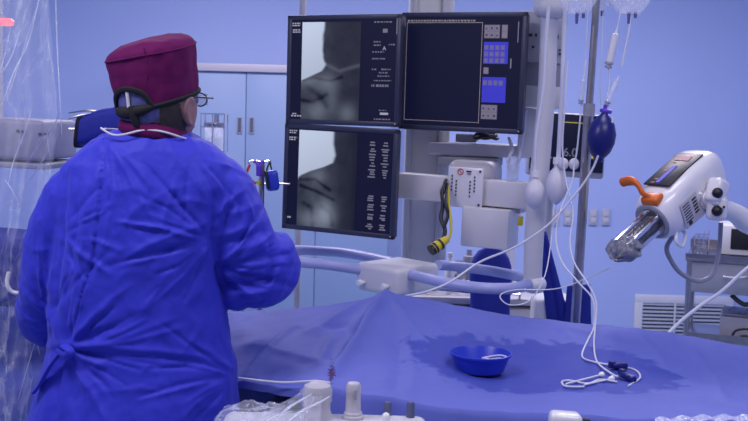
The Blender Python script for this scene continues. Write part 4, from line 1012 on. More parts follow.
# ================================================================ back left: wire rack with canisters, small stand with blue pouch
RY = 5.2
rk = empty('wire_rack', (P(216, 140, RY).x, RY, 0), 'chrome wire rack stand just right of the neck, in front of the cupboard', 'rack')
x0, x1 = P(203, 120, RY).x, P(226, 120, RY).x; zt, zb = P(215, 114, RY).z, P(215, 152, RY).z; zm = P(215, 127, RY).z
bm = BM()
for z in (zt, zm, zb): 
    tube(bm, [(x0, RY-.06, z), (x1, RY-.06, z), (x1, RY+.06, z), (x0, RY+.06, z)], .004, 6, 1, closed=True)
for x in (x0, (x0+x1)/2, x1):
    for y in (RY-.06, RY+.06): tube(bm, [(x, y, zb), (x, y, zt)], .003, 6, 1)
for x in np.linspace(x0, x1, 5): tube(bm, [(x, RY-.06, zb), (x, RY+.06, zb)], .003, 6, 1)
put(bm, 'basket', M['chrome'], rk)
bm = BM(); cyl(bm, ((x0+x1)/2, RY+.07, .04), ((x0+x1)/2, RY+.07, zt), .012); lathe(bm, ((x0+x1)/2, RY+.07, 0), [(0, .2), (.02, .2), (.05, .02)]); put(bm, 'stand', M['steel'], rk)
for i, (x, t) in enumerate(((x0+.033, 'left'), (x1-.033, 'right'))):
    e = empty('canister', (x, RY, zb), '%s one of the two clear canisters in the chrome wire rack' % t, 'canister', 'clear canisters in the wire rack')
    b = BM(); lathe(b, (x, RY, zb+.004), [(0, .024), (.003, .027), (.12, .027), (.125, .024)], seg=20); put(b, 'jar', M['drip'], e)
    b = BM(); lathe(b, (x, RY, zb+.128), [(0, .028), (.014, .028), (.018, .022)], seg=20); put(b, 'lid', M['steel'], e)
HY = 3.6
hs_ = empty('hook_stand', (P(262, 160, HY).x, HY, 0), 'thin chrome stand with hooks and purple clamp behind the right shoulder', 'stand')
c = P(258, 161, HY)
bm = BM(); cyl(bm, (P(262, 160, HY).x, HY, .03), (P(262, 160, HY).x, HY, c.z), .010, seg=14); lathe(bm, (P(262, 160, HY).x, HY, 0), [(0, .2), (.02, .2), (.05, .02)]); put(bm, 'pole', M['steel'], hs_)
bm = BM(); a_, b2 = P(249, 162, HY), P(270, 161, HY)
tube(bm, [P(249.5, 166, HY), a_, P(255, 161, HY), P(262, 162, HY), P(266, 161.5, HY), b2, P(270.5, 166, HY)], .0028, 8, 4); put(bm, 'hook_bar', M['chrome'], hs_)
bm = BM(); tube(bm, [P(254, 161.5, HY-.005), P(257, 163, HY-.01), P(259, 172, HY-.02), P(261, 163, HY-.01), P(264, 161.5, HY-.005)], .006, 8, 5); cyl(bm, P(259, 166, HY-.02), P(259, 176, HY-.02), .010); put(bm, 'purple_clamp', M['purple'], hs_)
bm = BM(); cyl(bm, P(264, 184, HY), P(290, 184, HY), .0035, seg=8); put(bm, 'side_rod', M['steel'], hs_)
line('red_strap', [P(250, 165, HY-.01), P(247, 172, HY-.02), P(249, 178, HY-.02), P(256, 184, HY-.02)], .0045, M['red'], 'thin red loop hanging from the hook stand', 'strap')
pc = empty('blue_pouch', tuple(P(272, 190, HY)), 'small blue padded pouch hanging from the hook stand beside the lower left monitor', 'pouch')
bm = BM(); q = P(272, 180.5, HY-.03)
box(bm, q, (.046, .035, .072), Rmat(15, 0, -8), .014, 3); bmesh.ops.translate(bm, verts=bm.verts, vec=(0, 0, 0)); put(bm, 'bag', M['bowl'], pc)
bm = BM(); box(bm, P(267, 180, HY-.045), (.008, .03, .065), Rmat(15, 0, -10), .003); tube(bm, [P(270, 162, HY), P(268, 166, HY-.01), P(265, 176, HY-.04)], .003, 8, 4); tube(bm, [P(270, 162, HY), P(271, 167, HY-.01), P(273, 173, HY-.03)], .003, 8, 4); put(bm, 'strap', M['black'], pc)
line('yellow_fitting', [P(257, 181, HY-.02), P(260, 184, HY-.02), P(262, 186, HY)], .006, M['yellow'], 'tiny yellow fitting below the purple clamp', 'fitting')

# dark blue padded arm behind the left shoulder
DY = 2.95
ba = empty('padded_arm_rest', (P(105, 150, DY).x, DY, 0), 'dark blue cloth-covered padded block on a stand behind the left shoulder', 'padded rest')
bm = BM(); rings = []
for t, (px, py, w_, h_) in enumerate([(80, 132, .018, .036), (84, 131, .030, .043), (92, 128, .034, .046), (104, 124, .036, .044), (118, 122, .036, .044), (134, 121, .036, .044), (146, 121, .03, .04)]):
    c = P(px, py, DY); rings.append(sell(c, .045, h_, 28, 4, Vector((0, 1, 0)), Vector((0.10, 0, 1))))
loft(bm, rings); put(bm, 'pad', M['gownin'], ba)
bm = BM(); rings = []
for px in (79, 82): rings.append(sell(P(px, 132, DY), .048, .045, 28, 4, Vector((0, 1, 0)), Vector((0.10, 0, 1))))
loft(bm, rings); put(bm, 'black_edge', M['trimblack'], ba)
bm = BM(); box(bm, P(98, 143, DY), (.035, .05, .05), None, .012); put(bm, 'lower_block', M['gownin'], ba)
bm = BM(); tube(bm, [P(68, 119, DY-.04), P(82, 115, DY-.04), P(104, 112, DY-.02), P(125, 111, DY)], .0028, 8, 4); tube(bm, [P(69, 113, DY+.02), P(88, 110.5, DY), P(102, 112, DY)], .0022, 8, 4); tube(bm, [P(69, 129, DY), P(84, 129, DY)], .0035, 8, 1); put(bm, 'metal_rod', M['steel'], ba)
bm = BM(); q = P(126, 140, DY+.03); cyl(bm, (q.x, q.y, .03), (q.x, q.y, q.z+.02), .02); lathe(bm, (q.x, q.y, 0), [(0, .2), (.03, .2), (.05, .03)]); put(bm, 'stand', M['steel'], ba)

# ================================================================ left: C-arm housing behind plastic, plastic curtain
GY = 3.0
ga = empty('imaging_detector', (P(20, 165, GY).x, GY+.15, P(20, 165, GY).z), 'grey flat detector housing behind the clear plastic at the far left', 'detector')
a, b_ = P(-70, 116, GY), P(44, 160, GY)
bm = BM(); box(bm, ((a.x+b_.x)/2, GY+.17, (a.z+b_.z)/2), (b_.x-a.x, .34, a.z-b_.z), Rmat(0, 0, 1.5), .015, 3); hs2 = put(bm, 'housing', mat('taupe_housing', (.30, .30, .42), .5), ga)
a2 = P(-70, 163, GY-.01); b2 = P(48, 165, GY-.01); bm = BM(); box(bm, ((a2.x+b2.x)/2, GY+.16, (a2.z+b2.z)/2), (b2.x-a2.x, .36, .016), Rmat(0, 0, 1.5), .004); put(bm, 'lower_plate', M['grey'], ga)
bm = BM()
for px, py in ((18, 131), (23, 131.5), (40, 134), (45, 134)): box(bm, P(px, py, GY-.002), (.009, .004, .007), Rmat(0, 0, 1.5))
put(bm, 'screw_cover', M['ink'], hs2)
bm = BM(); c = P(-60, 120, GY); lean_box(bm, Vector((c.x, GY+.17, a.z-.02)), Vector((c.x, GY+.17, CEIL+.05)), .2, .16, .02); put(bm, 'support_arm', M['white'], ga)
bm = BM(); q = P(4, 22, GY); e = empty('indicator_lamp', (q.x, q.y, q.z), 'small red indicator lamp at the upper left behind the plastic', 'lamp')
lathe(bm, q+Vector((0, .01, -.012)), [(0, .02), (.018, .022), (.026, .016)], seg=20); 
bmesh.ops.scale(bm, verts=bm.verts, vec=(1.15, 1, .75), space=Matrix.Translation(-q)); put(bm, 'lens', M['led'], e)
bm = BM(); tube(bm, [q+Vector((0, .01, .0)), q+Vector((-.1, .06, .12)), Vector((c.x+.05, GY+.17, q.z+.22))], .008, 8, 5); put(bm, 'stalk', M['grey'], e)

# clear plastic curtain
bm = BM(); nx, nz = 70, 190; V = []
PLY = 2.62
for j in range(nz):
    t = j/(nz-1); py = -60+t*500; row = []
    ex = np.interp(py, [-60, 0, 60, 105, 135, 165, 200, 260, 330, 440], [52, 54, 58, 61, 62.5, 57, 52, 38, 34, 26])
    ex += 1.2*noise.noise(Vector((0, py*.03, 2)))
    for i in range(nx):
        s = i/(nx-1); px = -55+(ex+55)*s
        p = P(px, py, PLY)
        gather = 1 if py < 150 else 1+(py-150)/120
        fold = .020*math.sin(s*23+.9*math.sin(py*.012))+.008*math.sin(s*61+py*.01)-.02
        fold += .018*abs(noise.noise(Vector((s*5+py*.004, py*.018, 0))))*gather
        fold += .007*abs(noise.noise(Vector((s*22, py*.07, 5))))*gather
        p.y += fold; row.append(bm.verts.new(p))
    V.append(row)
for j in range(nz-1):
    for i in range(nx-1): bm.faces.new((V[j][i], V[j][i+1], V[j+1][i+1], V[j+1][i]))
cur = empty('plastic_curtain', tuple(P(5, 440, PLY)), 'clear creased plastic sheet hanging along the far left edge', 'plastic sheet')
put(bm, 'sheet', M['film'], cur, angle=180)
def highlight_pleat(pts, wpx, Y=PLY-.012):  # whitish tubes standing in for bright highlights on the curtain's folds
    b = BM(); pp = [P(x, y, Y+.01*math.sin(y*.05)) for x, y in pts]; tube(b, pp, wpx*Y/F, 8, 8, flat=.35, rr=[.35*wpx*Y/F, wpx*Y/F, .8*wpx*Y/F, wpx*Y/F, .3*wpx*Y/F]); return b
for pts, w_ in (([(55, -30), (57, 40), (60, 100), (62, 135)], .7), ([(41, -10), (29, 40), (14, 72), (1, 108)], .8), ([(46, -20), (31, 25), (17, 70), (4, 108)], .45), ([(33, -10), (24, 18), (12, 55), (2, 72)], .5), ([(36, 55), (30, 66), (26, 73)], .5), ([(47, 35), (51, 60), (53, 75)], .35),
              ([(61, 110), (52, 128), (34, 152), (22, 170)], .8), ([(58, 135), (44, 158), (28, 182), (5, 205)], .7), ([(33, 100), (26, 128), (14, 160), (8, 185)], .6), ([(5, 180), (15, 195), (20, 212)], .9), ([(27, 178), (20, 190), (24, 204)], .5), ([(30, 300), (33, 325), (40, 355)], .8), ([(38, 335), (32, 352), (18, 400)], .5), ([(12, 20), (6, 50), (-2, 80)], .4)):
    put(highlight_pleat(pts, w_), 'highlight_pleat', M['film2'], cur)
bm = BM(); a, b_ = P(-60, -62, PLY+.01), P(56, -62, PLY+.01); cyl(bm, a-Vector((.1, 0, 0)), b_+Vector((.02, 0, 0)), .012)
for p in (a, b_): cyl(bm, p, (p.x, p.y, CEIL+.05), .008)
put(bm, 'rail', M['steel'], cur)

# blue covered armboard behind the left elbow, white ring
cloth_o = empty('covered_armboard', (P(5, 300, 2.62).x, 2.62, P(5, 312, 2.62).z), 'dark blue cloth-covered block at the left edge behind the elbow', 'covered block')
bm = BM(); a, b_ = P(-60, 238, 2.62), P(34, 312, 2.62)
box(bm, ((a.x+b_.x)/2, 2.78, (a.z+b_.z)/2), (b_.x-a.x, .24, a.z-b_.z), Rmat(0, 0, 3), .03, 4); put(bm, 'cover', M['gownin'], cloth_o)
bm = BM(); tube(bm, [P(9, 272, 2.6), P(7, 282, 2.6), P(10, 290, 2.6), P(17, 293, 2.6), P(23, 290, 2.6)], .0055, 10, 8); put(bm, 'white_handle', M['shinywhite'], cloth_o)

# ================================================================ CONSOLE in front of the table under film
kz = .938
con = empty('control_console', (P(325, 415, 2.03).x, 2.03, kz-.10), 'white tableside control console with knobs at the bottom centre of the picture', 'console')
cx0, cx1 = P(222, 412, 2.08).x, P(428, 416, 2.08).x
bm = BM(); box(bm, ((cx0+cx1)/2, 2.035, kz-.055), (cx1-cx0, .20, .11), None, .02, 4); put(bm, 'body', M['white'], con)
def knob(px, py, Y, prof, m, name='knob', seg=28):
    c = P(px, py, Y); b = BM(); lathe(b, (c.x, Y, kz), prof, seg=seg); return put(b, name, m, con)
kk = 2.085/F
knob(317, 415, 2.085, [(0, 15*kk), (6*kk, 14.5*kk), (8*kk, 13.5*kk), (16*kk, 13.5*kk), (18*kk, 15*kk), (30*kk, 15*kk), (34*kk, 13.5*kk), (37*kk, 8*kk), (38*kk, 2*kk)], M['offwhite'], 'large_knob')
knob(353, 412, 2.09, [(0, 11*kk), (3*kk, 11*kk), (4*kk, 9.5*kk), (6*kk, 9.5*kk), (7*kk, 8.5*kk), (9*kk, 7.8*kk), (26*kk, 7.5*kk), (27*kk, 8*kk), (35*kk, 7.6*kk), (37*kk, 6*kk), (38*kk, 1*kk)], M['offwhite'], 'joystick')
c = P(355.5, 395, 2.09-8*kk); bm = BM(); box(bm, c, (.006, .003, .02), None, .001); put(bm, 'joystick_mark', M['grey'], con)
knob(386, 416, 2.04, [(0, 4.5*kk), (10*kk, 4.5*kk), (13*kk, 3*kk), (14*kk, 1*kk)], M['shinywhite'], 'small_knob')
knob(387.5, 408, 2.12, [(0, 4.5*kk), (12*kk, 4.3*kk), (14*kk, 3*kk)], M['toggle'], 'toggle')
knob(410.5, 412, 2.11, [(0, 4.5*kk), (14*kk, 4.3*kk), (16*kk, 3*kk)], M['toggle'], 'toggle')
bm = BM()
for px, py in ((305, 418), (335, 419), (295, 417)): c = P(px, py, 2.03); bm = BM(); box(bm, (c.x, 2.03, kz+.001), (.03, .012, .003), None, .001); put(bm, 'key', M['bluegrey'], con)
bm = BM(); tube(bm, [((cx0+cx1)/2, 2.12, kz-.10), ((cx0+cx1)/2, 2.2, kz-.16), ((cx0+cx1)/2, 2.44, kz-.155)], .014); put(bm, 'bracket', M['steel'], con)
# crumpled clear film lying over the console
fl = empty('console_cover', tuple(P(260, 425, 1.98)), 'crumpled clear plastic cover lying over the left end of the console', 'plastic cover')
bm = BM(); n = 40; V = []
for j in range(n):
    t = j/(n-1); row = []
    for i in range(n):
        s = i/(n-1); x = cx0-.03+(.235)*s; y = 1.93+.20*t
        hgt = kz+.006+.045*math.exp(-((x-P(317, 415, 2.085).x)/.06)**2-((y-2.085)/.07)**2)*1.15
        hgt += .022*abs(noise.noise(Vector((x*22, y*30, 0))))+.010*abs(noise.noise(Vector((x*60, y*50, 2))))
        if s < .12: hgt -= (.12-s)*.5
        row.append(bm.verts.new((x, y, hgt)))
    V.append(row)
for j in range(n-1):
    for i in range(n-1): bm.faces.new((V[j][i], V[j][i+1], V[j+1][i+1], V[j+1][i]))
put(bm, 'film', M['film'], fl, angle=180)
for pts in (([(275, 421, 1.97), (288, 408, 2.0), (303, 399, 2.02), (312, 394, 2.03)]), ([(285, 424, 1.96), (300, 412, 1.99), (320, 402, 2.0), (330, 396, 2.02)]), ([(262, 424, 1.97), (275, 416, 1.99), (292, 411, 1.99)])):
    bm = BM(); tube(bm, [P(*p) for p in pts], .0035, 8, 6, flat=.5, rr=[.002, .0045, .003, .001]); put(bm, 'crease', M['film2'], fl)  # whitish tubes painting the glints along the cover's creases
# white clamp at the near edge and clear strip, whitened for glare, at the lower right
cl = empty('rail_clamp', (P(565, 425, 2.10).x, 2.12, P(565, 425, 2.1).z), 'white clamp body at the near edge of the table, bottom of the picture', 'clamp')
bm = BM(); c = P(565, 423, 2.09); box(bm, c, (.066, .05, .045), Rmat(0, 0, 3), .012, 3); put(bm, 'block', M['shinywhite'], cl)
bm = BM(); c2 = P(587, 424, 2.10); cyl(bm, c+Vector((.03, 0, 0)), c2, .012); tube(bm, [c, (c.x, 2.12, .83), (c.x, 2.43, .80)], .01, 10, 4); put(bm, 'screw', M['black'], cl)
bm = BM(); n = 40; V = []
for i in range(n):
    s = i/(n-1); px = 655+s*100
    row = []
    for q in range(5):
        p = P(px, 418-3.0*math.sin(s*2.2)+q*1.5, 2.10-.012*q); p.z = max(p.z, TZ(p.x, max(p.y, 2.17))+.004)*1.0; p.z += .003*math.sin(s*30+q); row.append(bm.verts.new(p))
    V.append(row)
for i in range(n-1):
    for q in range(4): bm.faces.new((V[i][q], V[i+1][q], V[i+1][q+1], V[i][q+1]))
o = put(bm, 'glare_strip', M['film2'], angle=180); tag(o, 'narrow strip of clear plastic, whitened for glare, along the near edge at the lower right', 'plastic strip')
line('clear_line', [P(238, 378, 2.50), P(260, 380.5, 2.47), P(285, 382.5, 2.45), P(315, 381, 2.42), P(330, 383, 2.42)], .0028, M['tubing'], 'thin clear line running along the table edge beside the gown', 'tubing')

# ================================================================ PERSON
PY = 2.46
per = empty('person', (P(145, 400, PY).x, PY, 0), 'person seen from behind in blue surgical gown and maroon cap, facing the table', 'person')
def V3(px, py, Y): return P(px, py, Y)
# ---- head frame (face turned right and away)
hc = P(160.5, 105, PY)                       # head centre
fy_ = Vector((math.sin(R_(29)), math.cos(R_(29)), .06)).normalized()
hx_ = fy_.cross(Vector((0, 0, 1))).normalized(); hz_ = hx_.cross(fy_)
HR = Matrix((hx_, fy_, hz_)).transposed()
def head_bm():
    b = BM(); vs = bmesh.ops.create_uvsphere(b, u_segments=48, v_segments=36, radius=1)['verts']
    for v in vs:
        x, y, z = v.co
        X, Y, Z = x*.080, y*.099, z*.118
        if z < 0:                            # jaw and chin
            k = -z; X *= 1-.24*k**1.6; Y *= 1-.10*k
            Y += .012*k*(1 if y > 0 else -.2)
        if y > .3:                           # face plane
            Y *= 1-.05*(1-abs(z))
            nose = math.exp(-(x/.16)**2)*math.exp(-((z+.12)/.20)**2); Y += .022*nose
            Y += .006*math.exp(-(x/.35)**2)*math.exp(-((z+.48)/.09)**2)          # lips
            Y += .008*math.exp(-(x/.28)**2)*math.exp(-((z+.80)/.16)**2)          # chin
            for sx in (-1, 1):
                Y -= .010*math.exp(-((x-sx*.42)/.2)**2)*math.exp(-((z-.06)/.12)**2)
                Y += .004*math.exp(-((x-sx*.42)/.26)**2)*math.exp(-((z-.22)/.07)**2)
        v.co = (X, Y, Z)
    for sx in (-1, 1):                       # ears
        rings = []
        for t in np.linspace(0, 1, 14):
            pass
        ear_c = Vector((sx*.080, .004, -.014))
        tube(b, [ear_c+Vector((sx*(.001+.006*abs(math.sin(a/2))), .020*math.cos(a)*(1 if math.sin(a) > 0 else .75), .032*math.sin(a))) for a in np.linspace(0, 2*math.pi, 20, endpoint=False)], .0065, 8, 1, closed=True)
        ball(b, ear_c+Vector((sx*.002, .0, 0)), (.006, .016, .026), u=12, v=8)
    b.transform(Matrix.Translation(hc) @ HR.to_4x4()); return b
def hand(b, wrist, dirv, side, s=1.0):
    """slightly curled hand: palm + five fingers"""
    d = Vector(dirv).normalized(); up = Vector((0, 0, 1)); x = d.cross(up).normalized()*side; z = x.cross(d)*side
    if z.z < 0: z = -z
    w = Vector(wrist)
    tube(b, [w-d*.03, w+d*.02, w+d*.06, w+d*.085], .03, 14, 4, rr=[.026, .030, .036, .034], flat=.5)
    for k, (off, L) in enumerate(((-.029, .068), (-.010, .078), (.010, .073), (.028, .058))):
        p = w+d*.08+x*off
        tube(b, [p-d*.02, p+d*L*.45-z*.004, p+d*L*.8-z*.018, p+d*L*.98-z*.036], .009, 10, 4, rr=[.010, .0095, .0085, .007])
    p = w+d*.02-x*.03
    tube(b, [p, p+d*.03-x*.022-z*.006, p+d*.058-x*.026-z*.018], .010, 10, 4, rr=[.012, .011, .008])
# joints
shL, shR = P(82, 190, PY+.0), P(222, 188, PY+.0)
elL, elR = P(38, 296, PY+.03), P(264, 268, PY+.05)
wrL, wrR = P(62, 318, PY+.30), P(262, 300, PY+.27)
wrL.z += .0; wrR.z = max(wrR.z, 1.14)
elL.z = max(elL.z, 1.12)
def body_bm():
    b = head_bm()
    # neck and torso
    nk = [(P(160, 122, PY+.0), .056, .060), (P(154, 140, PY-.01), .060, .062), (P(150, 150, PY), .085, .07)]
    rows = [(150, 120, 188, .062), (162, 98, 206, .075), (176, 84, 218, .085), (200, 80, 216, .09), (250, 76, 204, .095), (300, 74, 204, .09), (350, 72, 208, .095), (395, 66, 212, .10)]
    rings = [sell(c, a, d_, 28, 2) for c, a, d_ in nk[:2]]
    for py, xl, xr, dp in rows:
        l, r = P(xl, py, PY), P(xr, py, PY); c = (l+r)/2; rings.append(sell(c, (r.x-l.x)/2, dp, 28, 2.4))
    hip = rings[-1]
    loft(b, rings)
    hipc = P(140, 400, PY)
    for sx in (-1, 1):
        h = Vector((hipc.x+sx*.09, PY, hipc.z+.02)); kn = Vector((hipc.x+sx*.11, PY+.01, .47)); an = Vector((hipc.x+sx*.12, PY-.02, .09))
        tube(b, [h, (h+kn)/2, kn, (kn+an)/2, an], .09, 20, 5, rr=[.105, .088, .062, .056, .042])
    for sh, el, wr in ((shL, elL, wrL), (shR, elR, wrR)):
        tube(b, [sh, (sh+el)/2, el], .05, 16, 5, rr=[.044, .042, .036]); tube(b, [el, (el+wr)/2, wr], .04, 16, 5, rr=[.037, .034, .028])
    hand(b, wrL+(wrL-elL).normalized()*.02, (wrL-elL)+Vector((.10, 0, 0)), -1); hand(b, wrR+(wrR-elR).normalized()*.02, (wrR-elR)+Vector((-.08, 0, 0)), 1)
    return remesh(b, .0055, 2)
put(body_bm(), 'body', M['skin'], per, angle=180)
# trousers and shoes
b = BM(); hipc = P(140, 400, PY)
for sx in (-1, 1):
    h = Vector((hipc.x+sx*.09, PY, hipc.z-.05)); kn = Vector((hipc.x+sx*.11, PY+.01, .47)); an = Vector((hipc.x+sx*.12, PY-.02, .10))
    tube(b, [h, (h+kn)/2, kn, (kn+an)/2, an], .1, 22, 5, rr=[.118, .105, .085, .08, .075])
put(b, 'trousers', M['trouser'], per)
for sx in (-1, 1):
    b = BM(); c = Vector((hipc.x+sx*.12, PY, 0)); rings = []
    for t, w_, h_ in ((-.09, .018, .03), (-.075, .034, .055), (-.03, .038, .075), (.03, .042, .066), (.10, .046, .045), (.15, .040, .034), (.185, .018, .022)):
        rings.append(sell(c+Vector((0, t, h_/2+.002)), w_, h_/2, 20, 2.6, Vector((1, 0, 0)), Vector((0, 0, 1))))
    loft(b, rings); put(b, 'shoe', M['white'], per)
# ---- gown
def ring_px(py, xl, xr, dp, e=2.3, yo=0, n=40):
    l, r = P(xl, py, PY+yo), P(xr, py, PY+yo); c = (l+r)/2
    ax = (r-l).normalized(); return sell(c, (r-l).length/2, dp, n, e, ax)
b = BM()
rows = [(128, 114, 180, .066, 2), (133, 103, 193, .080, 2), (140, 92, 207, .096, 2.1), (151, 77, 224, .110, 2.1), (164, 64, 236, .122, 2.2), (186, 58, 240, .133, 2.3), (225, 55, 232, .142, 2.4), (265, 52, 224, .145, 2.3),
        (300, 50, 224, .142, 2.2), (330, 50, 229, .140, 2.2), (350, 48, 233, .139, 2.2), (362, 45, 236, .143, 2.2), (390, 36, 238, .158, 2.2), (421, 27, 238, .172, 2.2)]
rings = [ring_px(*r) for r in rows]
c_last = (P(28, 421, PY)+P(238, 421, PY))/2; zl = c_last.z
for z, hw, dp in ((.78, .258, .18), (.66, .268, .19), (.52, .28, .20), (.45, .285, .205)):
    rings.append(sell(Vector((c_last.x, PY, z)), hw, dp, 40, 2.2))
loft(b, rings)
def sleeve(pts, rr):
    tube(b, [P(*p) for p in pts], .06, 24, 6, rr=rr)
sleeve([(88, 186, PY), (72, 206, PY), (55, 245, PY+.01), (46, 285, PY+.02), (45, 308, PY+.05)], [.066, .078, .076, .068, .064, .062])
sleeve([(44, 300, PY+.03), (44, 318, PY+.10), (54, 326, PY+.20), (64, 322, PY+.28)], [.066, .064, .056, .042])
sleeve([(208, 176, PY), (224, 192, PY), (237, 222, PY+.0), (245, 252, PY+.01), (255, 272, PY+.04)], [.066, .074, .073, .080, .086])
sleeve([(250, 262, PY+.0), (264, 268, PY+.06), (266, 276, PY+.14), (262, 292, PY+.27)], [.088, .090, .078, .042])
ball(b, P(274, 256, PY+.04), (.056, .08, .058), Rmat(0, 0, 20)); ball(b, P(258, 285, PY+.03), (.072, .08, .055), Rmat(0, 0, -10)); ball(b, P(238, 292, PY+.03), (.040, .07, .045))
gb = remesh(b, .0044, 6)
co = np.array([v.co[:] for v in gb.verts]); gb.normal_update(); no = np.array([v.normal[:] for v in gb.verts])
# back-facing weight
wb = np.clip((-no[:, 1]+.15)/.6, 0, 1)
# project to pixel frame for crease placement on the cloth surface as worn
RT = np.array(CAMROT.transposed())
rel = (co-np.array(CAMLOC))@RT.T
upx = 374+F*rel[:, 0]/-rel[:, 2]; vpx = 210.5-F*rel[:, 1]/-rel[:, 2]
pxm = PY/F
CR = [  # polyline px, amplitude mm, width px, kind  (v valley, r ridge, s step)
 ([(103, 130), (101, 170), (97, 215), (92, 255), (80, 300), (68, 346)], 4, 3.0, 's'),
 ([(108, 150), (112, 200), (100, 262), (84, 310)], 4, 5, 'r'),
 ([(88, 185), (84, 240), (72, 300)], 6, 5, 'r'), ([(78, 178), (76, 230), (64, 300)], -6, 4, 'r'),
 ([(66, 178), (62, 230), (56, 290), (50, 340)], -11, 6, 'r'),
 ([(214, 196), (213, 235), (218, 268), (224, 296)], -14, 6, 'r'),
 ([(243, 190), (226, 204), (214, 216)], 9, 5, 'r'), ([(236, 206), (222, 214), (210, 228)], -6, 4, 'r'),
 ([(212, 222), (180, 232), (146, 246), (120, 262)], 7, 5, 'r'), ([(213, 232), (180, 246), (150, 262)], -6, 4, 'r'),
 ([(214, 246), (186, 262), (160, 286), (146, 306)], 7, 5, 'r'), ([(214, 258), (192, 276), (176, 298)], -5, 4, 'r'),
 ([(210, 205), (190, 200), (165, 205)], 5, 5, 'r'), ([(205, 180), (170, 190), (135, 210), (112, 240)], 4, 8, 'r'),
 ([(140, 160), (150, 185), (140, 215)], 3, 6, 'r'), ([(170, 150), (190, 175), (212, 205)], 4, 6, 'r'), ([(120, 150), (128, 175)], 3, 5, 'r'),
 ([(218, 262), (240, 250), (262, 240)], 9, 4, 'r'), ([(216, 268), (244, 262), (278, 250)], -9, 3.5, 'r'),
 ([(222, 276), (250, 268), (292, 262)], 8, 4, 'r'), ([(222, 284), (250, 282), (284, 276)], -8, 3.5, 'r'), ([(228, 294), (256, 292), (284, 288)], 8, 4, 'r'), ([(232, 304), (256, 304), (276, 296)], -6, 3, 'r'),
 ([(216, 236), (236, 232), (258, 222)], 7, 4, 'r'), ([(218, 246), (240, 240), (262, 230)], -7, 3.5, 'r'), ([(222, 214), (240, 212), (258, 204)], 4, 4, 'r'),
 ([(238, 176), (246, 200), (250, 226)], 4, 6, 'r'), ([(254, 236), (266, 252), (262, 276)], 6, 5, 'r'),
 ([(36, 352), (66, 351), (110, 354), (160, 358), (205, 364), (242, 378)], -8, 3.0, 'r'),
 ([(40, 345), (66, 344), (110, 347), (160, 351), (205, 357), (240, 370)], 5, 3.4, 'r'),
 ([(66, 350), (84, 325), (110, 300), (130, 286)], 6, 4, 'r'), ([(70, 350), (100, 332), (135, 316)], -5, 3.5, 'r'), ([(72, 350), (110, 342), (150, 328), (176, 318)], 5, 4, 'r'),
 ([(66, 346), (66, 320), (72, 290)], -6, 3.5, 'r'), ([(62, 346), (52, 322), (44, 300)], 7, 4, 'r'), ([(60, 352), (48, 372), (36, 400)], 7, 5, 'r'), ([(66, 354), (60, 385), (54, 421)], -6, 4, 'r'), ([(74, 356), (84, 385), (88, 421)], 5, 5, 'r'),
 ([(112, 392), (113, 410), (112, 430)], -4, 3, 'r'), ([(112, 392), (140, 388), (170, 392)], 4, 4, 'r'), ([(236, 378), (222, 392), (216, 415)], 4, 5, 'r'), ([(236, 372), (210, 352), (185, 340)], 4, 5, 'r'), ([(150, 362), (160, 380), (155, 400)], 2.5, 6, 'r'), ([(232, 366), (220, 335), (224, 310)], -5, 5, 'r'),
 ([(28, 262), (36, 275), (52, 290)], 5, 4, 'r'), ([(26, 284), (40, 300), (52, 306)], -6, 3.5, 'r'), ([(36, 210), (44, 235), (40, 262)], 5, 5, 'r'), ([(48, 200), (56, 230), (54, 262)], -4, 4, 'r'), ([(22, 240), (32, 250), (48, 250)], 4, 4, 'r'), ([(46, 310), (52, 322), (46, 340)], 5, 4, 'r'),
]
rc = random.Random(11)
def fan(src, a0, a1, n, l0, l1, amp=(2, 4.5)):
    for k in range(n):
        a = R_(a0+(a1-a0)*(k+rc.random())/n); st = rc.uniform(4, 30); L = rc.uniform(l0, l1); bend = rc.uniform(-.25, .25)
        p0 = (src[0]+st*math.cos(a), src[1]-st*math.sin(a)); p2 = (p0[0]+L*math.cos(a+bend), p0[1]-L*math.sin(a+bend)); p1 = ((p0[0]+p2[0])/2+rc.uniform(-3, 3), (p0[1]+p2[1])/2+rc.uniform(-3, 3))
        CR.append(([p0, p1, p2], rc.choice((-1, 1))*rc.uniform(*amp)*2.0, rc.uniform(1.8, 3.8), 'r'))
fan((214, 240), 130, 240, 16, 30, 90); fan((66, 350), -20, 80, 14, 30, 100); fan((66, 350), -100, -10, 8, 30, 60); fan((58, 235), -80, 60, 10, 25, 70, (2, 4))
fan((103, 135), -100, -40, 8, 40, 110, (1.5, 3)); fan((236, 375), 150, 230, 8, 30, 80); fan((218, 268), -35, 50, 14, 20, 70, (2.5, 6)); fan((46, 318), 50, 130, 10, 20, 70, (2, 5)); fan((190, 150), -120, -20, 7, 30, 80, (1.5, 3)); fan((236, 180), -120, -60, 6, 20, 50, (2, 4))
disp = np.zeros(len(co))
for pts, a, wd, kind in CR:
    dd, tt, sd = seg_d(upx, vpx, pts)
    tp = np.sin(np.clip(.06+tt*.88, 0, 1)*math.pi)**.6
    if a < -12 or kind == 's': tp = np.maximum(tp, .5)
    if kind == 's': disp += a*.001*tp*sd*np.exp(-(dd/(wd*2.2)))
    else: disp += a*.0012*tp*(np.exp(-(dd/wd)**1.1)-.35*np.exp(-(dd/(2.6*wd))**2))
disp *= wb
nz_ = np.array([noise.fractal(Vector((c[0]*9+.4*c[2], c[1]*9, c[2]*5)), 1, 2, 4) for c in co])
nr = np.array([abs(noise.noise(Vector((c[0]*16-c[2]*7, c[1]*16, c[2]*13+c[0]*5)))) for c in co])
nr2 = np.array([abs(noise.noise(Vector((c[0]*34+c[2]*12, c[1]*34, c[2]*26-c[0]*14)))) for c in co])
disp += .004*nz_ + .006*(.22-nr) + .0022*(.2-nr2)
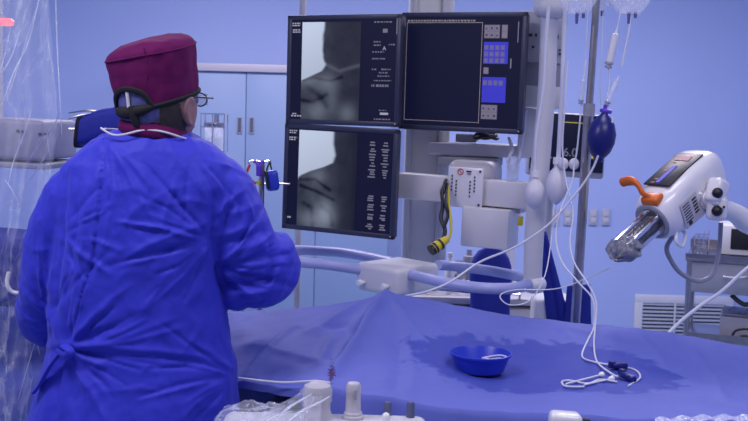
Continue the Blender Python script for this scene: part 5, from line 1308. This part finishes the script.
# skirt folds below the waist
ang = np.arctan2(co[:, 1]-PY, co[:, 0]-c_last.x); low = np.clip((.95-co[:, 2])/.5, 0, 1)
disp += .018*low*np.sin(ang*11+1.3*np.sin(ang*3))
new = co+no*disp[:, None]
for v, c in zip(gb.verts, new): v.co = c
bmesh.ops.smooth_vert(gb, verts=gb.verts, factor=.1, use_axis_x=True, use_axis_y=True, use_axis_z=True)
gown = put(gb, 'gown', M['gown'], per, angle=180)
# white binding of the gown neckline
bm = BM(); tube(bm, [P(101, 128, PY-.070), P(107, 132, PY-.086), P(114, 135, PY-.092), P(124, 134.5, PY-.098), P(141, 130.5, PY-.094), P(155, 130.5, PY-.092), P(168, 133, PY-.086), P(180, 137, PY-.072), P(188, 139, PY-.04), P(190, 137, PY+.03), P(160, 132, PY+.08), P(125, 130, PY+.06), P(104, 129, PY-.01)], .0025, 8, 6, closed=False)
put(bm, 'neck_binding', M['white'], gown)
# standing flap at the neck left corner
bm = BM(); rows_ = []
for t in np.linspace(0, 1, 10):
    a_ = P(102+6*t, 130+8*t, PY-.10+.01*t); b2 = P(99+2*t, 131+34*t, PY-.118-.012*t)
# waist tie with knot
bm = BM(); tube(bm, [P(64, 346, PY-.12), P(70, 351, PY-.145), P(66, 356, PY-.14), P(58, 352, PY-.12)], .011, 10, 6, flat=.6)
tube(bm, [P(60, 353, PY-.125), P(50, 366, PY-.12), P(40, 384, PY-.10), P(34, 392, PY-.09)], .010, 10, 6, flat=.45); put(bm, 'waist_tie', M['gown'], gown)
# cuffs
for wr, el in ((wrL, elL), (wrR, elR)):
    b = BM(); d = (wr-el).normalized(); cyl(b, wr-d*.05, wr+d*.01, .038, .034); put(b, 'cuff', M['white'], gown)
# scrub collar
bm = BM(); rings = []
for t in np.linspace(0, 1, 8):
    k = math.sin(math.pi*t)*.006
    cpx = P(153+2*(1-t), 137-15*t, PY-.006); rings.append([p+Vector((0, 0, .012*((p.x-cpx.x)/.08)*(-.6))) for p in sell(cpx, .079-.006*t+k, .086-.004*t+k, 40, 2.1)])
loft(bm, rings, cap=False); o = put(bm, 'shirt_collar', M['maroon'], per, angle=180); s_m = o.modifiers.new('t', 'SOLIDIFY'); s_m.thickness = .004
# hair under the cap
bm = BM(); ball(bm, hc+HR@Vector((0, -.002, -.008)), (.0825, .097, .108), HR, u=40, v=26)
for v in list(bm.verts):
    l = HR.transposed()@(v.co-hc)
    if l.y > .000 or l.z < -.062 or l.z > .01 or l.x < .050 or l.z > .08: bm.verts.remove(v)
put(bm, 'hair', M['hair'], per, angle=180)
# ---- cap: band with a half-round opening at the back
cu = (P(150, 50, PY)-P(157, 100, PY)).normalized(); cu = (cu+Vector((0, -.06, 0))).normalized()
cf = (fy_-cu*fy_.dot(cu)).normalized(); cxv = cf.cross(cu)
cc0 = P(157.5, 97, PY)
NA = 96
def cap_pt(a, h, grow=1.0):
    """a: angle measured from the wearer's back (0) towards the right ear (+); h metres up the cap"""
    t = h/.118
    rx = (.091+.012*math.sin(min(1, t)*math.pi/2*1.0))*grow; ry = (.103+.008*t)*grow
    p = cc0 + cu*h - cf*(math.cos(a)*ry) + cxv*(math.sin(a)*rx)
    return p
NC = .0; NWd = .60                        # opening centre / half width (angle)
def rim_h(a):
    d = (a-NC+math.pi) % (2*math.pi)-math.pi
    base = -.010+.006*math.cos(a)*0
    base += -.016*math.cos(a)            # lower at the nape, higher at the brow
    if abs(d) < NWd: base += .050*math.sqrt(max(0, 1-(d/NWd)**2))
    return base
def top_h(a): return .106-.016*math.cos(a)+.003*math.sin(a*2+1)
bm = BM(); rings = []
angs = [2*math.pi*k/NA - math.pi for k in range(NA)]
NH = 22
for j in range(NH):
    t = j/(NH-1); ring = []
    for a in angs:
        h0 = rim_h(a); h = h0+(top_h(a)-h0)*t
        p = cap_pt(a, h)
        wr_ = .0022*noise.noise(Vector((math.cos(a)*3, math.sin(a)*3, h*40)))+.002*noise.noise(Vector((a*4, h*12, 2)))*1.5
        rd = (p-(cc0+cu*h)).normalized(); p += rd*wr_
        ring.append(p)
    rings.append(ring)
for s, hh in ((.985, .006), (.95, .012), (.88, .018), (.72, .025), (.5, .029), (.25, .031), (.03, .0315)):
    ring = []
    for a in angs:
        tp = cc0+cu*top_h(a); p = cap_pt(a, top_h(a)); cen = cc0+cu*.106
        q = cen+(p-cen)*s + cu*(hh+.004*noise.noise(Vector((math.cos(a)*3*s, math.sin(a)*3*s, 7))))
        ring.append(q)
    rings.append(ring)
loft(bm, rings); cap = put(bm, 'surgical_cap', M['maroon'], per, angle=60)
bm = BM(); tube(bm, [cap_pt(a, rim_h(a)+.003, 1.012) for a in angs], .0052, 8, 1, closed=True, flat=1.3); put(bm, 'black_trim', M['trimblack'], cap)
bm = BM(); tube(bm, [cap_pt(a, top_h(a)+.001, 1.003) for a in angs], .0022, 6, 1, closed=True); put(bm, 'seam', M['maroon'], cap)
bm = BM(); tube(bm, [cap_pt(a, h, 1.006) for a, h in ((.62, .112), (.64, .08), (.60, .05), (.45, .02))], .0016, 6, 6); put(bm, 'seam', M['maroon'], cap)
# lining: shows below the trim and in the opening
bm = BM(); rings = []
for j in range(12):
    t = j/11; ring = []
    for a in angs:
        lo = -.026-.034*max(0, math.cos(a)); hi = .058
        h = lo+(hi-lo)*t
        p = cap_pt(a, h, .962 if h > rim_h(a)-.006 else .985)
        p += (p-(cc0+cu*h)).normalized()*.002*noise.noise(Vector((a*9, h*50, 1))); ring.append(p)
    rings.append(ring)
loft(bm, rings, cap=False); o = put(bm, 'lining_band', M['denim'], cap, angle=180); s_m = o.modifiers.new('t', 'SOLIDIFY'); s_m.thickness = .003
# black elastic strap under the opening, white tie
bm = BM(); 
tube(bm, [cap_pt(a, -.016-.010*math.cos((a-NC)*2), .995) for a in np.linspace(NC-NWd-.08, NC+NWd+.10, 24)], .010, 10, 1, flat=1.0, rr=[.008, .014, .015, .013, .006]); st = put(bm, 'elastic_strap', M['trimblack'], cap)
bm = BM(); tube(bm, [cap_pt(NC+.05, .030, 1.0), cap_pt(NC+.05, .014, 1.02), cap_pt(NC+.04, -.004, 1.03), cap_pt(NC+.03, -.016, 1.04)], .004, 8, 5, flat=.5); put(bm, 'white_tie', M['white'], cap)
bm = BM(); tube(bm, [cap_pt(NC+.12, -.012, 1.03), cap_pt(NC+.14, -.030, 1.04), cap_pt(NC+.16, -.052, 1.03), cap_pt(NC+.22, -.066, .99)], .008, 10, 6, rr=[.008, .011, .009, .004]); put(bm, 'knot_tail', M['trimblack'], cap)
# glasses
gl = []
def hp(x, y, z): return hc+HR@Vector((x, y, z))
gb2 = BM()
for sx in (-1, 1):
    tube(gb2, [hp(sx*.082, -.004, .016), hp(sx*.084, .03, .018), hp(sx*.082, .075, .016), hp(sx*.074, .104, .014)], .0022, 8, 4)
    tube(gb2, [hp(sx*.034+.025*math.cos(a), .112-.012*abs(math.cos(a)*.5+sx*.5), .010+.016*math.sin(a)) for a in np.linspace(0, 2*math.pi, 24, endpoint=False)], .0018, 6, 1, closed=True)
tube(gb2, [hp(-.008, .112, .012), hp(0, .116, .014), hp(.008, .112, .012)], .0018, 6, 3)
gla = put(gb2, 'glasses', M['black'], per)
for sx in (-1, 1):
    gb2 = BM(); box(gb2, hp(sx*.034, .108, .010), (.044, .0012, .028), HR, .0005); put(gb2, 'lens', M['film'], gla)
# eyes, brows, mouth
for sx in (-1, 1):
    b = BM(); ball(b, hp(sx*.032, .078, .008), .0125, u=16, v=10); ey = put(b, 'eye', M['white'], per)
    b = BM(); ball(b, hp(sx*.032, .0885, .008), .0045, u=10, v=8); put(b, 'pupil', M['black'], ey)
    b = BM(); tube(b, [hp(sx*.016, .094, .030), hp(sx*.032, .093, .034), hp(sx*.050, .083, .029)], .003, 8, 4); put(b, 'eyebrow', M['hair'], per)
b = BM(); tube(b, [hp(-.022, .092, -.055), hp(0, .101, -.057), hp(.022, .092, -.055)], .004, 8, 4); put(b, 'lips', mat('lip', (.4, .15, .15), .5), per)
